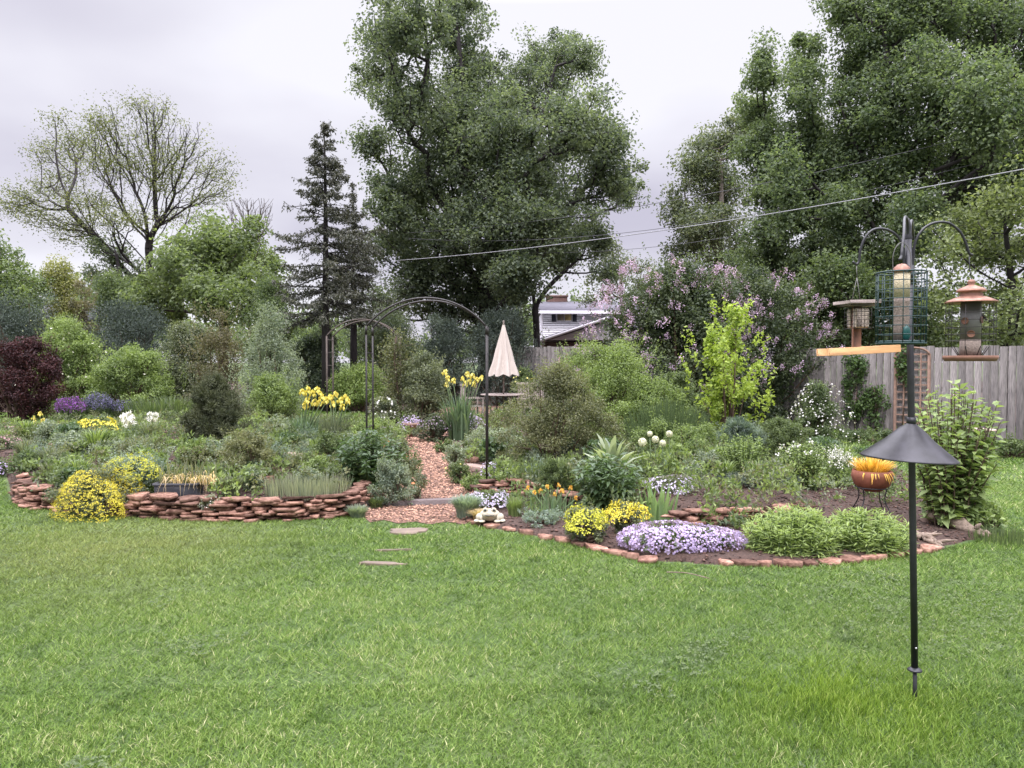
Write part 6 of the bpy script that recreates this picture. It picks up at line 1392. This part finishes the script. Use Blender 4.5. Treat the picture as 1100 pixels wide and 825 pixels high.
def suet_feeder():
    d = G0(983, 752)[1]; k = d / F_PX; e = empty('suet_feeder', tuple(P(920, 284, d)), 'wooden suet feeder with a bright cedar board hanging on the left arm', 'bird feeder')
    a = P(886, 379, d); b = P(957, 375, d); ln = np.linalg.norm(b - a); c = (a + b) / 2
    tilt = -math.atan2(b[2] - a[2], b[0] - a[0])
    m = MB(); m_box(m, tuple(c + [0, 0, -.002]), (ln, .12, .006), 0, .5, ((0, 1, 0), tilt))
    for sy in (-1, 1): m_box(m, tuple(c + [0, sy * .066, .002]), (ln + .02, .012, .034), 0, .5, ((0, 1, 0), tilt))
    for sx in (-1, 1): m_box(m, tuple(c + [sx * (ln / 2 + .003) , 0, .002 - sx * (ln / 2) * math.sin(tilt)]), (.012, .119, .033), 0, .5, ((0, 1, 0), tilt))
    m.build('tray', M['cedar'], e)
    x = P(920, 388, d)[0]; m = MB(); zt, zb = P(920, 326, d)[2], P(920, 373, d)[2]; m_box(m, (x - .002, d, (zt + zb) / 2), (.038, .02, zt - zb)); m.build('post', M['cedar_old'], e)
    m = MB(); zr = P(920, 325, d)[2]; m_box(m, (x - .002, d, zr), (36 * k, .14, .016), R(8), .5, ((0, 1, 0), R(-1.5))); m_box(m, (x - .002, d, zr - .013), (30 * k, .11, .010), R(8)); m.build('roof', M['grey_wood'], e)
    m = MB(); z1, z2 = P(920, 331, d)[2], P(920, 353, d)[2]
    m_box(m, (x + .004, d - .03, (z1 + z2) / 2), (.062, .035, (z1 - z2) * .92)); m_box(m, (x + .004, d + .03, (z1 + z2) / 2), (.062, .035, (z1 - z2) * .92)); m.build('suet_block', M['suet'], e)
    m = MB()
    for y in (-.052, .052):
        for i in range(6): xx = x + .004 + (-.5 + i / 5) * .078; m_tube(m, [(xx, d + y, z2 - .004), (xx, d + y, z1 + .004)], .0013, 4)
        for i in range(6): zz = z2 + (z1 - z2) * i / 5; m_tube(m, [(x - .036, d + y * 1.03, zz), (x + .044, d + y * 1.03, zz)], .0013, 4)
    for xx in (-.036, .044):
        for i in range(6): zz = z2 + (z1 - z2) * i / 5; m_tube(m, [(x + xx, d - .053, zz), (x + xx, d + .053, zz)], .0013, 4)
    m.build('suet_cage', M['bronze'], e)
    m = MB(); h = P(920, 285, d); kn = P(920.5, 298, d)
    m_tube(m, [h, kn], .0022, 5)
    for q in (915, 924): m_tube(m, [kn, P(q, 323, d)], .0016, 5)
    m.build('hanger', M['wire'], e)
suet_feeder()
def copper_feeder():
    d = G0(983, 752)[1]; k = d / F_PX; x = P(1042, 388, d)[0]; Z = lambda py: P(1042, py, d)[2]; e = empty('copper_roof_feeder', tuple(P(1041, 273, d)), 'copper roofed lantern style seed feeder hanging on the right arm', 'bird feeder')
    m = MB(); m_lathe(m, (x, d, 0), [(.001, Z(300)), (3 * k, Z(301)), (4 * k, Z(304)), (2.5 * k, Z(306)), (6 * k, Z(307.5)), (12 * k, Z(310)), (14.5 * k, Z(312.5)), (14.3 * k, Z(313.5)), (9.5 * k, Z(314)), (11.5 * k, Z(316)), (10.5 * k, Z(318)), (15 * k, Z(319.5)), (21 * k, Z(322)), (25.5 * k, Z(324.5)), (25.2 * k, Z(325.5)), (14 * k, Z(322.5)), (.001, Z(322))], 40); m.build('roof', M['copper'], e, smooth=True)
    m = MB(); m_lathe(m, (x, d, 0), [(.001, Z(324)), (9.5 * k, Z(324)), (9.5 * k, Z(366)), (.001, Z(366))], 24); m.build('tube', M['wire'], e, smooth=False)
    m = MB(); m_lathe(m, (x, d, 0), [(.001, Z(365)), (9.9 * k, Z(365)), (10.5 * k, Z(384)), (.001, Z(384))], 24); m.build('seed', M['seed_dark'], e)
    for (px, py, a) in ((1037, 359, -.5), (1049, 344, .9), (1034, 345, -1.1)):
        xx = x + 9.7 * k * math.sin(a); yy = d - 9.7 * k * math.cos(a); m = MB(); m_lathe(m, (0, 0, 0), [(.001, .001), (3.2 * k, .001), (3.6 * k, .006), (3.9 * k, 0)], 14, tilt=((1, 0, 0), R(90))); V = m.V[0] @ np.array(Matrix.Rotation(a, 3, 'Z')).T; q = MB(); q.add(V + np.array([xx, yy, Z(py)]), m.F[0]); q.build('feeding_port', M['cedar_old'], e)
    m = MB(); m_lathe(m, (x, d, 0), [(.001, Z(388)), (24 * k, Z(388)), (26 * k, Z(385)), (26 * k, Z(382)), (24.5 * k, Z(382)), (24 * k, Z(386)), (.001, Z(386.5))], 36); m.build('tray', M['cedar_old'], e)
    m = MB(); a = np.linspace(0, 2 * math.pi, 36, endpoint=False)
    for py in (336, 344, 352, 359, 366): m_tube(m, np.stack([x + 23.5 * k * np.cos(a), d + 23.5 * k * np.sin(a), np.full(36, Z(py))], 1), .0014, 4, closed=True)
    for j in range(10): t = j / 10 * 2 * math.pi + .2; m_tube(m, [(x + 23.5 * k * math.cos(t), d + 23.5 * k * math.sin(t), Z(384)), (x + 23.5 * k * math.cos(t), d + 23.5 * k * math.sin(t), Z(325))], .0014, 4)
    m.build('cage', M['bronze'], e)
    m = MB()
    for j in range(8):
        t = j / 8 * 2 * math.pi; m_tube(m, [(x + 11 * k * math.cos(t), d + 11 * k * math.sin(t), Z(383)), (x + 18 * k * math.cos(t), d + 18 * k * math.sin(t), Z(372))], .002, 5)
    m.build('perches', M['bronze'], e)
    m = MB(); m_tube(m, [P(1041, 274, d), P(1041.5, 288, d), (x, d, Z(300))], .002, 5); m.build('hanger', M['black_metal'], e)
copper_feeder()
